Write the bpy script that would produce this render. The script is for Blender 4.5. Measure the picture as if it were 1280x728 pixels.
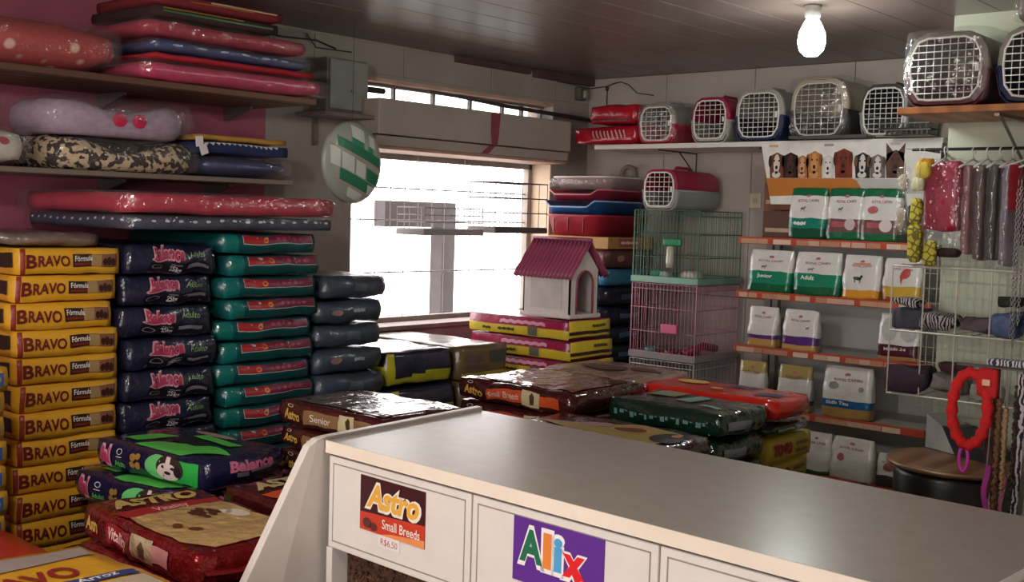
import bpy, bmesh, math, random
from mathutils import Vector, Matrix, noise
R = math.radians
random.seed(7)
for o in list(bpy.data.objects): bpy.data.objects.remove(o)
scene = bpy.context.scene
C = scene.collection

# ------------------------------------------------------------------ camera
CAM = Vector((0, 0, 1.60))
yaw, pitch, roll = R(-41.1), R(3.85), R(1.70)
fw = Vector((math.sin(yaw)*math.cos(pitch), math.cos(yaw)*math.cos(pitch), -math.sin(pitch)))
rt = Vector((math.cos(yaw), -math.sin(yaw), 0)); up = rt.cross(fw)
rt2 = rt*math.cos(roll)+up*math.sin(roll); up2 = -rt*math.sin(roll)+up*math.cos(roll)
cd = bpy.data.cameras.new('camera'); cam = bpy.data.objects.new('camera', cd); C.objects.link(cam)
cd.sensor_width = 36; cd.lens = 1430/1280*36; cd.clip_start = .02; cd.clip_end = 200
m = Matrix((rt2, up2, -fw)).transposed().to_4x4(); m.translation = CAM
cam.matrix_world = m
scene.camera = cam

# ------------------------------------------------------------------ world, daylight, exposure
w = bpy.data.worlds.new('sky'); scene.world = w; w.use_nodes = True
bg = w.node_tree.nodes['Background']
bg.inputs[0].default_value = (1.0, .945, .94, 1); bg.inputs[1].default_value = 6.0
scene.view_settings.view_transform = 'Standard'; scene.view_settings.look = 'None'
scene.view_settings.gamma = 1; scene.view_settings.use_curve_mapping = False
scene.view_settings.exposure = 0.0

def portal(name, loc, rot, sx, sy):
    l = bpy.data.lights.new(name, 'AREA'); l.shape = 'RECTANGLE'; l.size = sx; l.size_y = sy
    l.cycles.is_portal = True
    o = bpy.data.objects.new(name, l); C.objects.link(o); o.location = loc; o.rotation_euler = rot
portal('window_portal', (-4.56, 4.53, 1.46), (0, R(-90), 0), .9, 1.56)
portal('transom_portal', (-4.56, 4.54, 2.2), (0, R(-90), 0), .12, 1.56)
portal('shopfront_portal', (-.6, -2.62, 1.1), (R(90), 0, 0), 3.8, 2.2)

# ------------------------------------------------------------------ materials
def lin(h):
    h = h.lstrip('#'); c = [int(h[i:i+2], 16)/255 for i in (0, 2, 4)]
    return tuple(x/12.92 if x <= .04045 else ((x+.055)/1.055)**2.4 for x in c)+(1,)
_mats = {}
def mat(hexc, rough=.5, metal=0, bump=0, bs=40, var=.12, vs=12, coat=0, hex2=None, kind=None, emit=0):
    key = (hexc, rough, metal, bump, bs, var, vs, coat, hex2, kind, emit)
    if key in _mats: return _mats[key]
    M = bpy.data.materials.new('mat_'+hexc.strip('#')); M.use_nodes = True
    nt = M.node_tree; N = nt.nodes; L = nt.links; b = N['Principled BSDF']
    b.inputs['Roughness'].default_value = rough; b.inputs['Metallic'].default_value = metal
    b.inputs['Coat Weight'].default_value = coat; b.inputs['Coat Roughness'].default_value = .12
    col = lin(hexc)
    tc = N.new('ShaderNodeTexCoord')
    if kind == 'film':
        N.remove(b); tr = N.new('ShaderNodeBsdfTransparent'); gl = N.new('ShaderNodeBsdfGlossy'); df = N.new('ShaderNodeBsdfDiffuse')
        gl.inputs['Roughness'].default_value = .16; df.inputs[0].default_value = col
        mx = N.new('ShaderNodeMixShader'); mx2 = N.new('ShaderNodeMixShader')
        mx.inputs[0].default_value = .09; mx2.inputs[0].default_value = .045
        L.new(tr.outputs[0], mx.inputs[1]); L.new(gl.outputs[0], mx.inputs[2])
        L.new(mx.outputs[0], mx2.inputs[1]); L.new(df.outputs[0], mx2.inputs[2])
        L.new(mx2.outputs[0], N['Material Output'].inputs[0])
        nz = N.new('ShaderNodeTexNoise'); nz.inputs['Scale'].default_value = 22
        L.new(tc.outputs['Object'], nz.inputs['Vector'])
        bp = N.new('ShaderNodeBump'); bp.inputs['Strength'].default_value = .7; bp.inputs['Distance'].default_value = .03
        L.new(nz.outputs[0], bp.inputs['Height']); L.new(bp.outputs[0], gl.inputs['Normal'])
        _mats[key] = M; return M
    if kind == 'blotch':
        tx = N.new('ShaderNodeTexNoise'); tx.inputs['Scale'].default_value = vs; tx.inputs['Detail'].default_value = 1; L.new(tc.outputs['Object'], tx.inputs['Vector'])
        rp = N.new('ShaderNodeValToRGB'); L.new(tx.outputs[0], rp.inputs[0]); e = rp.color_ramp.elements; e[0].position = .47; e[1].position = .52; e[0].color = lin(hex2); e[1].color = col
        L.new(rp.outputs[0], b.inputs['Base Color'])
    elif kind in ('leopard', 'zebra', 'floral', 'dots', 'kibble', 'giraffe', 'wood'):
        if kind in ('zebra', 'wood'):
            tx = N.new('ShaderNodeTexWave'); tx.inputs['Scale'].default_value = vs; tx.inputs['Distortion'].default_value = 9 if kind == 'zebra' else 4
            tx.inputs['Detail'].default_value = 3; out = tx.outputs['Fac']
            if kind == 'wood':
                mp = N.new('ShaderNodeMapping'); mp.inputs['Scale'].default_value = (1, .08, 1)
                L.new(tc.outputs['Object'], mp.inputs[0]); L.new(mp.outputs[0], tx.inputs['Vector'])
            else: L.new(tc.outputs['Object'], tx.inputs['Vector'])
        else:
            tx = N.new('ShaderNodeTexVoronoi'); tx.inputs['Scale'].default_value = vs
            if kind in ('leopard', 'giraffe'): tx.feature = 'DISTANCE_TO_EDGE'
            if kind == 'dots': tx.inputs['Randomness'].default_value = 0
            L.new(tc.outputs['Object'], tx.inputs['Vector']); out = tx.outputs['Distance']
        rp = N.new('ShaderNodeValToRGB'); L.new(out, rp.inputs[0])
        e = rp.color_ramp.elements
        a, z = {'leopard': (.10, .16), 'zebra': (.45, .55), 'floral': (.18, .3), 'dots': (.2, .26), 'kibble': (.1, .7), 'giraffe': (.08, .12), 'wood': (.2, .9)}[kind]
        e[0].position = a; e[1].position = z; e[0].color = lin(hex2); e[1].color = col
        L.new(rp.outputs[0], b.inputs['Base Color'])
        if kind == 'kibble':
            bp = N.new('ShaderNodeBump'); bp.inputs['Strength'].default_value = .8; bp.inputs['Distance'].default_value = .01; bp.invert = True
            L.new(out, bp.inputs['Height']); L.new(bp.outputs[0], b.inputs['Normal'])
    else:
        nz = N.new('ShaderNodeTexNoise'); nz.inputs['Scale'].default_value = vs; nz.inputs['Detail'].default_value = 4
        L.new(tc.outputs['Object'], nz.inputs['Vector'])
        rp = N.new('ShaderNodeValToRGB'); L.new(nz.outputs[0], rp.inputs[0])
        e = rp.color_ramp.elements; e[0].position = .3; e[1].position = .7
        c2 = lin(hex2) if hex2 else tuple(min(1, x*(1+var)) for x in col[:3])+(1,)
        e[0].color = tuple(x*(1-var) for x in col[:3])+(1,) if not hex2 else col; e[1].color = c2
        L.new(rp.outputs[0], b.inputs['Base Color'])
    if bump and kind != 'kibble':
        n2 = N.new('ShaderNodeTexNoise'); n2.inputs['Scale'].default_value = bs; n2.inputs['Detail'].default_value = 3
        L.new(tc.outputs['Object'], n2.inputs['Vector'])
        bp = N.new('ShaderNodeBump'); bp.inputs['Strength'].default_value = bump; bp.inputs['Distance'].default_value = .02
        L.new(n2.outputs[0], bp.inputs['Height']); L.new(bp.outputs[0], b.inputs['Normal'])
        if coat: L.new(bp.outputs[0], b.inputs['Coat Normal'])
    if emit:
        b.inputs['Emission Color'].default_value = col; b.inputs['Emission Strength'].default_value = emit
    _mats[key] = M; return M
def foil(h, r=.28, bump=.35, bs=14, coat=.35): return mat(h, r, 0, bump, bs, .1, 9, coat)   # printed plastic sack
def cloth(h): return mat(h, .85, 0, .25, 260, .12, 40)
def plastic(h, r=.35): return mat(h, r, 0, 0, 40, .05, 20)
def ink(h): return mat(h, .4, 0, 0, 40, .04, 20)
FILM = mat('#e8e0e4', kind='film')
WHITEP = plastic('#dcd8d4'); STEEL = mat('#8a8784', .4, .7); WIRE_D = mat('#3a3638', .45, .5); WIRE_W = plastic('#d8d6cc')

# ------------------------------------------------------------------ mesh helpers
class MB:
    def __init__(s): s.v = []; s.f = []; s.mi = []
    def add(s, v, f, mi=0):
        n = len(s.v); s.v += [tuple(p) for p in v]; s.f += [tuple(i+n for i in q) for q in f]; s.mi += [mi]*len(f); return s
    def box(s, x0, y0, z0, x1, y1, z1, mi=0):
        v = [(x, y, z) for z in (z0, z1) for y in (y0, y1) for x in (x0, x1)]
        return s.add(v, [(0, 2, 3, 1), (4, 5, 7, 6), (0, 1, 5, 4), (2, 6, 7, 3), (0, 4, 6, 2), (1, 3, 7, 5)], mi)
    def bbox(s, x0, y0, z0, x1, y1, z1, b=.004, mi=0):     # box with chamfered edges
        bm = bmesh.new(); bmesh.ops.create_cube(bm, size=1)
        for q in bm.verts: q.co = Vector(((x0+x1)/2+q.co.x*(x1-x0), (y0+y1)/2+q.co.y*(y1-y0), (z0+z1)/2+q.co.z*(z1-z0)))
        b = min(b, .45*min(x1-x0, y1-y0, z1-z0))
        bmesh.ops.bevel(bm, geom=bm.edges[:], offset=b, segments=2, affect='EDGES', profile=.5)
        bm.verts.index_update()
        s.add([q.co[:] for q in bm.verts], [[q.index for q in f.verts] for f in bm.faces], mi); bm.free(); return s
    def prism(s, poly, axis, a0, a1, mi=0):                # polygon extruded along an axis
        n = len(poly)
        def pt(p, a): return {'x': (a, p[0], p[1]), 'y': (p[0], a, p[1]), 'z': (p[0], p[1], a)}[axis]
        v = [pt(p, a0) for p in poly]+[pt(p, a1) for p in poly]
        return s.add(v, [tuple(range(n))[::-1], tuple(range(n, 2*n))]+[(i, (i+1) % n, (i+1) % n+n, i+n) for i in range(n)], mi)
    def tube(s, pts, r, n=6, mi=0, cap=True):
        pts = [Vector(p) for p in pts]; rings = []
        for i, p in enumerate(pts):
            d = (pts[min(i+1, len(pts)-1)]-pts[max(i-1, 0)]).normalized()
            a = d.orthogonal().normalized() if i == 0 else (rings[-1][1]-d*rings[-1][1].dot(d)).normalized()
            rr = r[i] if isinstance(r, (list, tuple)) else r
            b = d.cross(a); rings.append(([p+(a*math.cos(t)+b*math.sin(t))*rr for t in [k*2*math.pi/n for k in range(n)]], a))
        v = [q[:] for g in rings for q in g[0]]; f = []
        for i in range(len(pts)-1):
            for k in range(n): f.append((i*n+k, i*n+(k+1) % n, (i+1)*n+(k+1) % n, (i+1)*n+k))
        if cap: f += [tuple(range(n))[::-1], tuple(range((len(pts)-1)*n, len(pts)*n))]
        return s.add(v, f, mi)
    def lathe(s, prof, cx=0, cy=0, n=24, mi=0):
        v = [(cx+r*math.cos(k*2*math.pi/n), cy+r*math.sin(k*2*math.pi/n), z) for r, z in prof for k in range(n)]; f = []
        for i in range(len(prof)-1):
            for k in range(n): f.append((i*n+k, i*n+(k+1) % n, (i+1)*n+(k+1) % n, (i+1)*n+k))
        f += [tuple(range(n))[::-1], tuple(range((len(prof)-1)*n, len(prof)*n))]
        return s.add(v, f, mi)
    def build(s, name, mats, parent=None, smooth=False, solid=0):
        me = bpy.data.meshes.new(name); me.from_pydata(s.v, [], s.f)
        return link(name, me, mats, parent, smooth, s.mi, solid)
def link(name, me, mats, parent=None, smooth=False, mi=None, solid=0):
    if not isinstance(mats, (list, tuple)): mats = [mats]
    for q in mats: me.materials.append(q)
    if mi and len(mats) > 1: me.polygons.foreach_set('material_index', mi)
    if smooth: me.polygons.foreach_set('use_smooth', [True]*len(me.polygons))
    me.update()
    o = bpy.data.objects.new(name, me); C.objects.link(o)
    if parent: o.parent = parent
    if solid:
        md = o.modifiers.new('thickness', 'SOLIDIFY'); md.thickness = solid; md.offset = -1
    return o
def tag(o, label, cat, group=None):
    o['label'] = label; o['category'] = cat
    if group: o['group'] = group
    return o
def thing(name, label, cat, loc=(0, 0, 0), rz=0, group=None):
    o = bpy.data.objects.new(name, None); C.objects.link(o); o.empty_display_size = .05
    o.location = loc; o.rotation_euler = (0, 0, rz); return tag(o, label, cat, group)
def struct(o): o['kind'] = 'structure'; return o
_kids = {}
def copy_tree(o, parent=None):
    c = o.copy(); C.objects.link(c); c.parent = parent
    if parent is None:
        for k in ('label', 'category', 'group'):
            if k in o: c[k] = o[k]
    for ch in o.children: copy_tree(ch, c)
    return c

# ---- flat print: letters and shapes laid over a surface map
_txt = {}
def text_mesh(s, bold=.0, shear=0):
    k = (s, bold, shear)
    if k not in _txt:
        cu = bpy.data.curves.new('t', 'FONT'); cu.body = s; cu.size = 1; cu.offset = bold; cu.shear = shear; cu.resolution_u = 3
        o = bpy.data.objects.new('t', cu); C.objects.link(o)
        dg = bpy.context.evaluated_depsgraph_get(); me = bpy.data.meshes.new_from_object(o.evaluated_get(dg))
        v = [(p.co.x, p.co.y) for p in me.vertices]; f = [tuple(p.vertices) for p in me.polygons]
        bpy.data.objects.remove(o); bpy.data.curves.remove(cu); bpy.data.meshes.remove(me)
        x0 = min(p[0] for p in v); x1 = max(p[0] for p in v)
        _txt[k] = ([(p[0]-(x0+x1)/2, p[1]-.35) for p in v], f, x1-x0)
    return _txt[k]
def ell(u, v, ru, rv, n=14, a=0):
    return ('p', [(u+ru*math.cos(t)*math.cos(a)-rv*math.sin(t)*math.sin(a), v+ru*math.cos(t)*math.sin(a)+rv*math.sin(t)*math.cos(a)) for t in [k*2*math.pi/n for k in range(n)]])
def scrawl(u, v, h, w, n=7):      # illegible print: one wavering line of ink
    top = [(u-w/2+w*i/n, v+h/2*(1 if i % 2 else .45)) for i in range(n+1)]; bot = [(u+w/2-w*i/n, v-h/2*(.5 if i % 2 else 1)) for i in range(n+1)]
    return ('p', top+bot)
def rect(a, b, c, d): return ('p', [(a, b), (c, b), (c, d), (a, d)])
def txt(s, u, v, h, wid=None, bold=.0, shear=0, rot=0): return ('t', s, u, v, h, wid, bold, shear, rot)
def ring(u, v, ru, rv, k=.75, n=16):
    out = []
    for i in range(n):
        a, b = i*2*math.pi/n, (i+1)*2*math.pi/n
        out.append(('p', [(u+ru*math.cos(a), v+rv*math.sin(a)), (u+ru*math.cos(b), v+rv*math.sin(b)), (u+k*ru*math.cos(b), v+k*rv*math.sin(b)), (u+k*ru*math.cos(a), v+k*rv*math.sin(a))]))
    return out
def deco(name, mt, shapes, mapf, parent=None, maxlen=.05):
    """shapes in metres on a 2-D sheet; mapf(u,v) -> point on the surface"""
    bm = bmesh.new()
    for s in shapes:
        if s[0] == 'p':
            try: bm.faces.new([bm.verts.new((p[0], p[1], 0)) for p in s[1]])
            except ValueError: pass
        else:
            _, st, u, v, h, wid, bold, sh, rot = s
            tv, tf, tw = text_mesh(st, bold, sh)
            sx = wid/tw if wid else h/.72; sy = h/.72
            ca, sa = math.cos(rot), math.sin(rot)
            vs = [bm.verts.new((u+x*sx*ca-y*sy*sa, v+x*sx*sa+y*sy*ca, 0)) for x, y in tv]
            for q in tf:
                try: bm.faces.new([vs[i] for i in q])
                except ValueError: pass
    if maxlen:
        bmesh.ops.triangulate(bm, faces=bm.faces[:])
        for _ in range(4):
            le = [e for e in bm.edges if e.calc_length() > maxlen]
            if not le: break
            bmesh.ops.subdivide_edges(bm, edges=le, cuts=1); bmesh.ops.triangulate(bm, faces=bm.faces[:])
    for q in bm.verts: q.co = mapf(q.co.x, q.co.y)
    me = bpy.data.meshes.new(name); bm.to_mesh(me); bm.free()
    return link(name, me, mt, parent)
def plane_map(o, u, v, n=(0, 0, 0)):
    o, u, v, n = Vector(o), Vector(u), Vector(v), Vector(n)
    return lambda a, b: o+u*a+v*b+n

# ---- filled sacks, cushions and packs: one rounded, wrinkled, continuous surface
class Bag:
    def __init__(s, lx, ly, lz, k=.3, pil=.12, wr=.006, fr=9, seed=0, pinch=0, post=None):
        s.lx, s.ly, s.lz, s.k, s.pil, s.wr, s.fr, s.pinch, s.post = lx, ly, lz, k, pil, wr, fr, pinch, post
        s.sd = Vector((seed*3.7+1.3, seed*1.9, seed*5.1))
    def P(s, a, b, c):
        k = s.k; A, B, Cc = min(1, a*a), min(1, b*b), min(1, c*c)
        x = a*math.sqrt(max(.01, 1-k*(B/2+Cc/2-B*Cc/3))); y = b*math.sqrt(max(.01, 1-k*(A/2+Cc/2-A*Cc/3))); z = c*math.sqrt(max(.01, 1-k*.6*(A/2+B/2-A*B/3)))
        z *= 1-s.pil*(1-(1-A**3)*(1-B**3))
        if s.pinch: y *= 1-s.pinch*max(0, (c+1)/2)**2.2
        p = Vector((x*s.lx/2, y*s.ly/2, z*s.lz/2+s.lz/2))
        if s.wr: p += noise.noise_vector(p*s.fr+s.sd)*s.wr+noise.noise_vector(p*s.fr*3.1+s.sd)*s.wr*.3
        p.z = min(max(p.z, .0008), s.lz/2+max(1, c)*s.lz/2-.0035)
        if s.post: p = s.post(p)
        return p
    def mesh(s, n=(10, 8, 4), matfn=None):
        nx, ny, nz = n; idx = {}; V = []; F = []; MI = []
        def vid(a, b, c):
            k = (round(a, 4), round(b, 4), round(c, 4))
            if k not in idx: idx[k] = len(V); V.append(s.P(*k)[:])
            return idx[k]
        for fc, (nu, nv), g in (('+x', (ny, nz), lambda u, v: (1, u, v)), ('-x', (ny, nz), lambda u, v: (-1, -u, v)), ('-y', (nx, nz), lambda u, v: (u, -1, v)),
                                ('+y', (nx, nz), lambda u, v: (-u, 1, v)), ('+z', (nx, ny), lambda u, v: (u, v, 1)), ('-z', (nx, ny), lambda u, v: (u, -v, -1))):
            for i in range(nu):
                for j in range(nv):
                    q = [(-1+2*(i+a)/nu, -1+2*(j+b)/nv) for a, b in ((0, 0), (1, 0), (1, 1), (0, 1))]
                    F.append([vid(*g(*p)) for p in q]); uc, vc = (q[0][0]+q[2][0])/2, (q[0][1]+q[2][1])/2
                    MI.append(matfn(fc, uc, vc) if matfn else 0)
        me = bpy.data.meshes.new('sack'); me.from_pydata(V, [], F); return me, MI
    def face(s, fc, off):
        hx, hy, hz = s.lx/2, s.ly/2, s.lz/2
        if fc == '+x': return lambda u, v: s.P(1+off/hx, u/hy, v/hz)
        if fc == '-y': return lambda u, v: s.P(u/hx, -1-off/hy, v/hz)
        if fc == 'top_y': return lambda u, v: s.P(u/hx, v/hy, 1+off/hz)
        if fc == 'top_x': return lambda u, v: s.P(-v/hx, u/hy, 1+off/hz)
    def half(s, fc):
        hx, hy, hz = s.lx/2, s.ly/2, s.lz/2
        return {'+x': (hy, hz), '-y': (hx, hz), 'top_y': (hx, hy), 'top_x': (hy, hx)}[fc]
    def print(s, root, name, hexc, fc, shapes, off=.002, ml=.03, mt=None):
        """shapes given with u,v in -1..1 of the face; text heights as a fraction of the face half-height"""
        hu, hv = s.half(fc); out = []; off = off*1.3+.0012
        for q in shapes:
            if q[0] == 'p': out.append(('p', [(a*hu, b*hv) for a, b in q[1]]))
            else: out.append(('t', q[1], q[2]*hu, q[3]*hv, q[4]*hv, q[5]*hu if q[5] else None)+q[6:])
        return deco(name, mt or ink(hexc), out, s.face(fc, off), root, ml)
ORD = ['topmost', 'second from top', 'third from top', 'fourth from top', 'fifth from top', 'sixth from top', 'seventh from top', 'eighth from top', 'ninth from top', 'tenth from top',
       'eleventh from top', 'twelfth from top', 'thirteenth from top', 'fourteenth from top', 'fifteenth from top', 'sixteenth from top', 'seventeenth from top', 'eighteenth from top']
def sack(name, label, cat, b, mats, matfn=None, n=(10, 8, 4), group=None, prints=(), seal=None):
    t = thing(name, label, cat, group=group)
    me, mi = b.mesh(n, matfn); link('sack_body', me, mats, t, True, mi)
    for p in prints: b.print(t, *p)
    if seal:     # sewn crimp along the +x / -y edge
        fc, h = seal; hu, hv = b.half(fc)
        f = b.face(fc, -.004); g = b.face(fc, .028)
        V = []; F = []; k = 14
        for i in range(k+1):
            u = hu*(-.93+1.86*i/k)
            for q, v in ((f, -.10), (g, -.06), (g, .02), (f, .06)): V.append(q(u, v*hv)[:])
        for i in range(k):
            for j in range(4): F.append((i*4+j, i*4+(j+1) % 4, i*4+4+(j+1) % 4, i*4+4+j))
        mb = MB(); mb.add(V, F); mb.build('seam', foil(h), t, True)
    return t
def stack(protos, n, x, y, pitch, fmt, jit=.012, rj=1.5, top=None, z0=0, offs={}, turn=0):
    """protos: finished sacks to copy in turn; built floor to top, labelled from the top"""
    out = []
    for i in range(n):
        src = protos[i % len(protos)]
        o = src if i < len(protos) else copy_tree(src)
        dx, dy = offs.get(i, (random.uniform(-jit, jit), random.uniform(-jit, jit)))
        o.location = (x+dx, y+dy, z0+(n-1-i)*pitch)
        o.rotation_euler = (0, 0, R(turn+random.uniform(-rj, rj)))
        o['label'] = fmt % ORD[i]; out.append(o)
    return out

# ================================================================== the room
WX, WY, WC = -4.35, 5.65, 2.44
floor = struct(MB().box(-4.6, -2.8, -.1, 2.4, 5.9, 0).build('floor', mat('#6d6259', .5, 0, .1, 60, .2, 6)))
TS = .45
tile = MB().bbox(0, 0, 0, TS-.006, TS-.006, .006, .003); tm = None
for i in range(14):
    for j in range(18):
        x, y = -4.34+i*TS, -2.5+j*TS
        if x > 1.7 or y > 5.2: continue
        if tm is None: o = tile.build('tile', mat('#8d7f70', .35, 0, .06, 90, .15, 7), floor); tm = o.data
        else: o = bpy.data.objects.new('tile', tm); C.objects.link(o); o.parent = floor
        o.location = (x, y, 0)
# ceiling of narrow boards running along the window wall
ceil = struct(MB().box(-4.6, -2.8, WC+.012, 2.4, 5.9, WC+.1).build('ceiling', mat('#4a3f3c', .7)))
cm = None; bw = .20; BOARD = mat('#75645f', .30, 0, .05, 30, .10, 3)
for i in range(33):
    x = WX+i*bw
    if cm is None: o = MB().bbox(.0012, -2.75, 0, bw-.0012, 5.65, .014, .002).build('board', BOARD, ceil); cm = o.data
    else: o = bpy.data.objects.new('board', cm); C.objects.link(o); o.parent = ceil
    o.location = (x, 0, WC)

# wall with the window (x = WX)
GREYW = mat('#a39a92', .75, 0, .15, 30, .10, 3); MAROON = mat('#a4566a', .7, 0, .1, 30, .12, 3)
W0, W1, WZ0, WZ1, TZ0, TZ1 = 3.755, 5.31, 1.00, 1.90, 2.145, 2.262
wl = MB()
wl.box(WX-.2, 3.23, 0, WX, W0, WC+.01); wl.box(WX-.2, W1, 0, WX, WY+.2, WC+.01)
wl.box(WX-.2, W0, 0, WX, W1, WZ0); wl.box(WX-.2, W0, WZ1, WX, W1, TZ0); wl.box(WX-.2, W0, TZ1, WX, W1, WC+.01)
wl.box(WX-.2, -2.8, 0, WX, 3.23, WC+.01, 1)
wall_left = struct(wl.build('wall_left', [GREYW, MAROON]))
# concrete slabs of the upper wall
for i, (a, b) in enumerate(((3.24, 3.50), (3.505, 4.08), (4.085, 4.75), (4.755, 5.32), (5.325, 5.648))):
    MB().bbox(WX, a, TZ1+.02, WX+.008, b, WC-.012, .003).build('slab', GREYW, wall_left)
# cornice strips under the ceiling by the corner
MB().box(WX+.008, 4.45, WC-.035, WX+.04, 5.05, WC-.001).build('cornice', mat('#54403e', .7), wall_left)
MB().box(WX+.008, 5.1, WC-.045, WX+.05, 5.645, WC-.001).build('cornice', mat('#54403e', .7), wall_left)
# back wall (y = WY) of slabs
WALLB = mat('#b3a9a1', .75, 0, .12, 30, .08, 3)
wall_back = struct(MB().box(WX-.2, WY+.008, 0, 2.4, WY+.2, WC+.01).build('wall_back', mat('#6d645e', .8)))
xs = [-4.35, -3.78, -3.20, -2.62, -2.05, -1.5]
for a, b in zip(xs, xs[1:]):
    MB().bbox(a+.002, WY, 0, b-.002, WY+.012, 1.17, .003).build('slab', WALLB, wall_back)
    MB().bbox(a+.002, WY, 1.174, b-.002, WY+.012, WC-.002, .003).build('slab', WALLB, wall_back)
# nearer piece of wall on the right
GREENW = mat('#b9bda9', .7, 0, .1, 30, .07, 3)
PX, PY = -1.735, 4.62
struct(MB().box(PX, PY, 0, 2.4, WY+.005, WC+.01).build('wall_right', GREENW))
struct(MB().box(2.2, -2.8, 0, 2.4, PY-.002, WC+.01).build('wall_side', mat('#b5aca2', .75, 0, .1, 30, .08, 3)))
ws = MB(); ws.box(WX, -2.8, 0, -2.5, -2.6, WC+.01); ws.box(1.3, -2.8, 0, 2.2, -2.6, WC+.01); ws.box(-2.5, -2.8, 2.2, 1.3, -2.6, WC+.01)
struct(ws.build('wall_front', mat('#b5aca2', .75, 0, .1, 30, .08, 3)))
pv = MB().box(-14, -14, -.2, -4.6, 14, -.12); pv.box(-4.6, -14, -.2, 8, -2.85, -.12)
tag(struct(pv.build('pavement', mat('#c9c2ba', .85, 0, .2, 40, .1, 2))), 'pale concrete pavement outside the bright window', 'pavement')

# window: frame, bars, reveal lining; transom with panes
win = struct(MB().box(WX-.195, W1-.012, WZ0, WX+.002, W1, WZ1).build('window_1', mat('#d9c3a8', .6, 0, .1, 30, .1, 5)))
fr = MB()
for a, b, c, d in ((W0, W0+.03, WZ0, WZ1), (W1-.045, W1-.013, WZ0, WZ1)): fr.box(WX-.18, a, c, WX-.14, b, d)
fr.box(WX-.18, W0, WZ0, WX-.14, W1-.013, WZ0+.03); fr.box(WX-.18, W0, WZ1-.03, WX-.14, W1-.013, WZ1); fr.build('window_frame', mat('#9a8f86', .5), win)
MB().bbox(WX-.198, W0, WZ0-.02, WX+.03, W1, WZ0+.004, .004).build('window_sill', mat('#8e8279', .6), win)
for i in range(1, 15):
    y = W0+(W1-W0)*i/15
    MB().tube([(WX-.165, y, WZ0+.02), (WX-.165, y, WZ1-.02)], .0028, 5).build('window_bar', mat('#a59a96', .5, .3), win)
for z in (1.27, 1.55, 1.72):
    MB().tube([(WX-.165, W0+.01, z), (WX-.165, W1-.02, z)], .004, 5).build('window_bar', mat('#8d8280', .5, .3), win)
tr = struct(MB().box(WX-.1, W0, TZ0, WX-.07, W1, TZ0+.012).build('window_2', mat('#7d6f68', .5)))
tf = MB(); tf.box(WX-.1, W0, TZ1-.03, WX-.07, W1, TZ1-.018)
tf.build('window_frame', mat('#7d6f68', .5), tr)
MB().box(WX-.198, W0, TZ1-.016, WX+.004, W1, TZ1+.002).build('lintel', mat('#cfa893', .7, 0, .2, 30, .15, 8), tr)
ys = [3.83, 4.10, 4.39, 4.68, 4.95, 5.12, 5.29]
for y in ys: MB().box(WX-.1, y-.007, TZ0+.01, WX-.075, y+.007, TZ1-.016).build('mullion', mat('#5e5450', .5), tr)
GLASS = bpy.data.materials.new('pane_glass'); GLASS.use_nodes = True
g = GLASS.node_tree; g.nodes.remove(g.nodes['Principled BSDF'])
ta = g.nodes.new('ShaderNodeBsdfTransparent'); gb = g.nodes.new('ShaderNodeBsdfGlossy'); gm = g.nodes.new('ShaderNodeMixShader'); gb.inputs['Roughness'].default_value = .03
ta.inputs[0].default_value = (.92, .95, .94, 1); gm.inputs[0].default_value = .06
g.links.new(ta.outputs[0], gm.inputs[1]); g.links.new(gb.outputs[0], gm.inputs[2]); g.links.new(gm.outputs[0], g.nodes['Material Output'].inputs[0])
for a, b in zip(ys, ys[1:]): MB().box(WX-.09, a+.008, TZ0+.012, WX-.087, b-.008, TZ1-.03).build('pane', GLASS, tr)

# roller shutter box between window and transom
t = thing('shutter_box', 'beige roller shutter box mounted between the bright window and its transom', 'shutter box', (WX, 3.70, 1.90))
BX = mat('#a89d92', .6, 0, .08, 40, .08, 5)
MB().bbox(.004, 0, .065, .25, 1.475, .235, .006).build('box_cover', BX, t)
MB().bbox(.004, 0, .012, .235, 1.475, .060, .006).build('lower_panel', BX, t)
MB().bbox(.01, .03, -.004, .22, 1.47, .011, .003).build('bottom_lip', mat('#b5907c', .6), t)
rb = MB(); yb = .79
rb.add([(.2525, yb, .232), (.2525, yb+.075, .232), (.2525, yb+.065, .12), (.2525, yb+.055, .066), (.2525, yb+.01, .066), (.2525, yb, .13)], [(0, 1, 2, 3, 4, 5)])
rb.add([(.238, yb+.005, .058), (.238, yb+.055, .058), (.238, yb+.0, .014), (.238, yb-.055, .014)], [(0, 1, 2, 3)])
rb.build('red_strap', mat('#8d3f46', .7), t)['label'] = 'faded red strap'
# long dark rod in front of the transom
rod = MB(); rod.tube([(WX+.06, 4.22, 2.225), (WX+.07, 4.8, 2.200), (WX+.12, 5.62, 2.175)], [.007, .012, .014], 6); rod.tube([(WX+.06, 3.70, 2.19), (WX+.06, 3.90, 2.192)], .016, 6)
tag(rod.build('curtain_rod', mat('#4b423f', .6, .3), None, True), 'dark curtain rod running across the transom toward the corner', 'rod')
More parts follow.
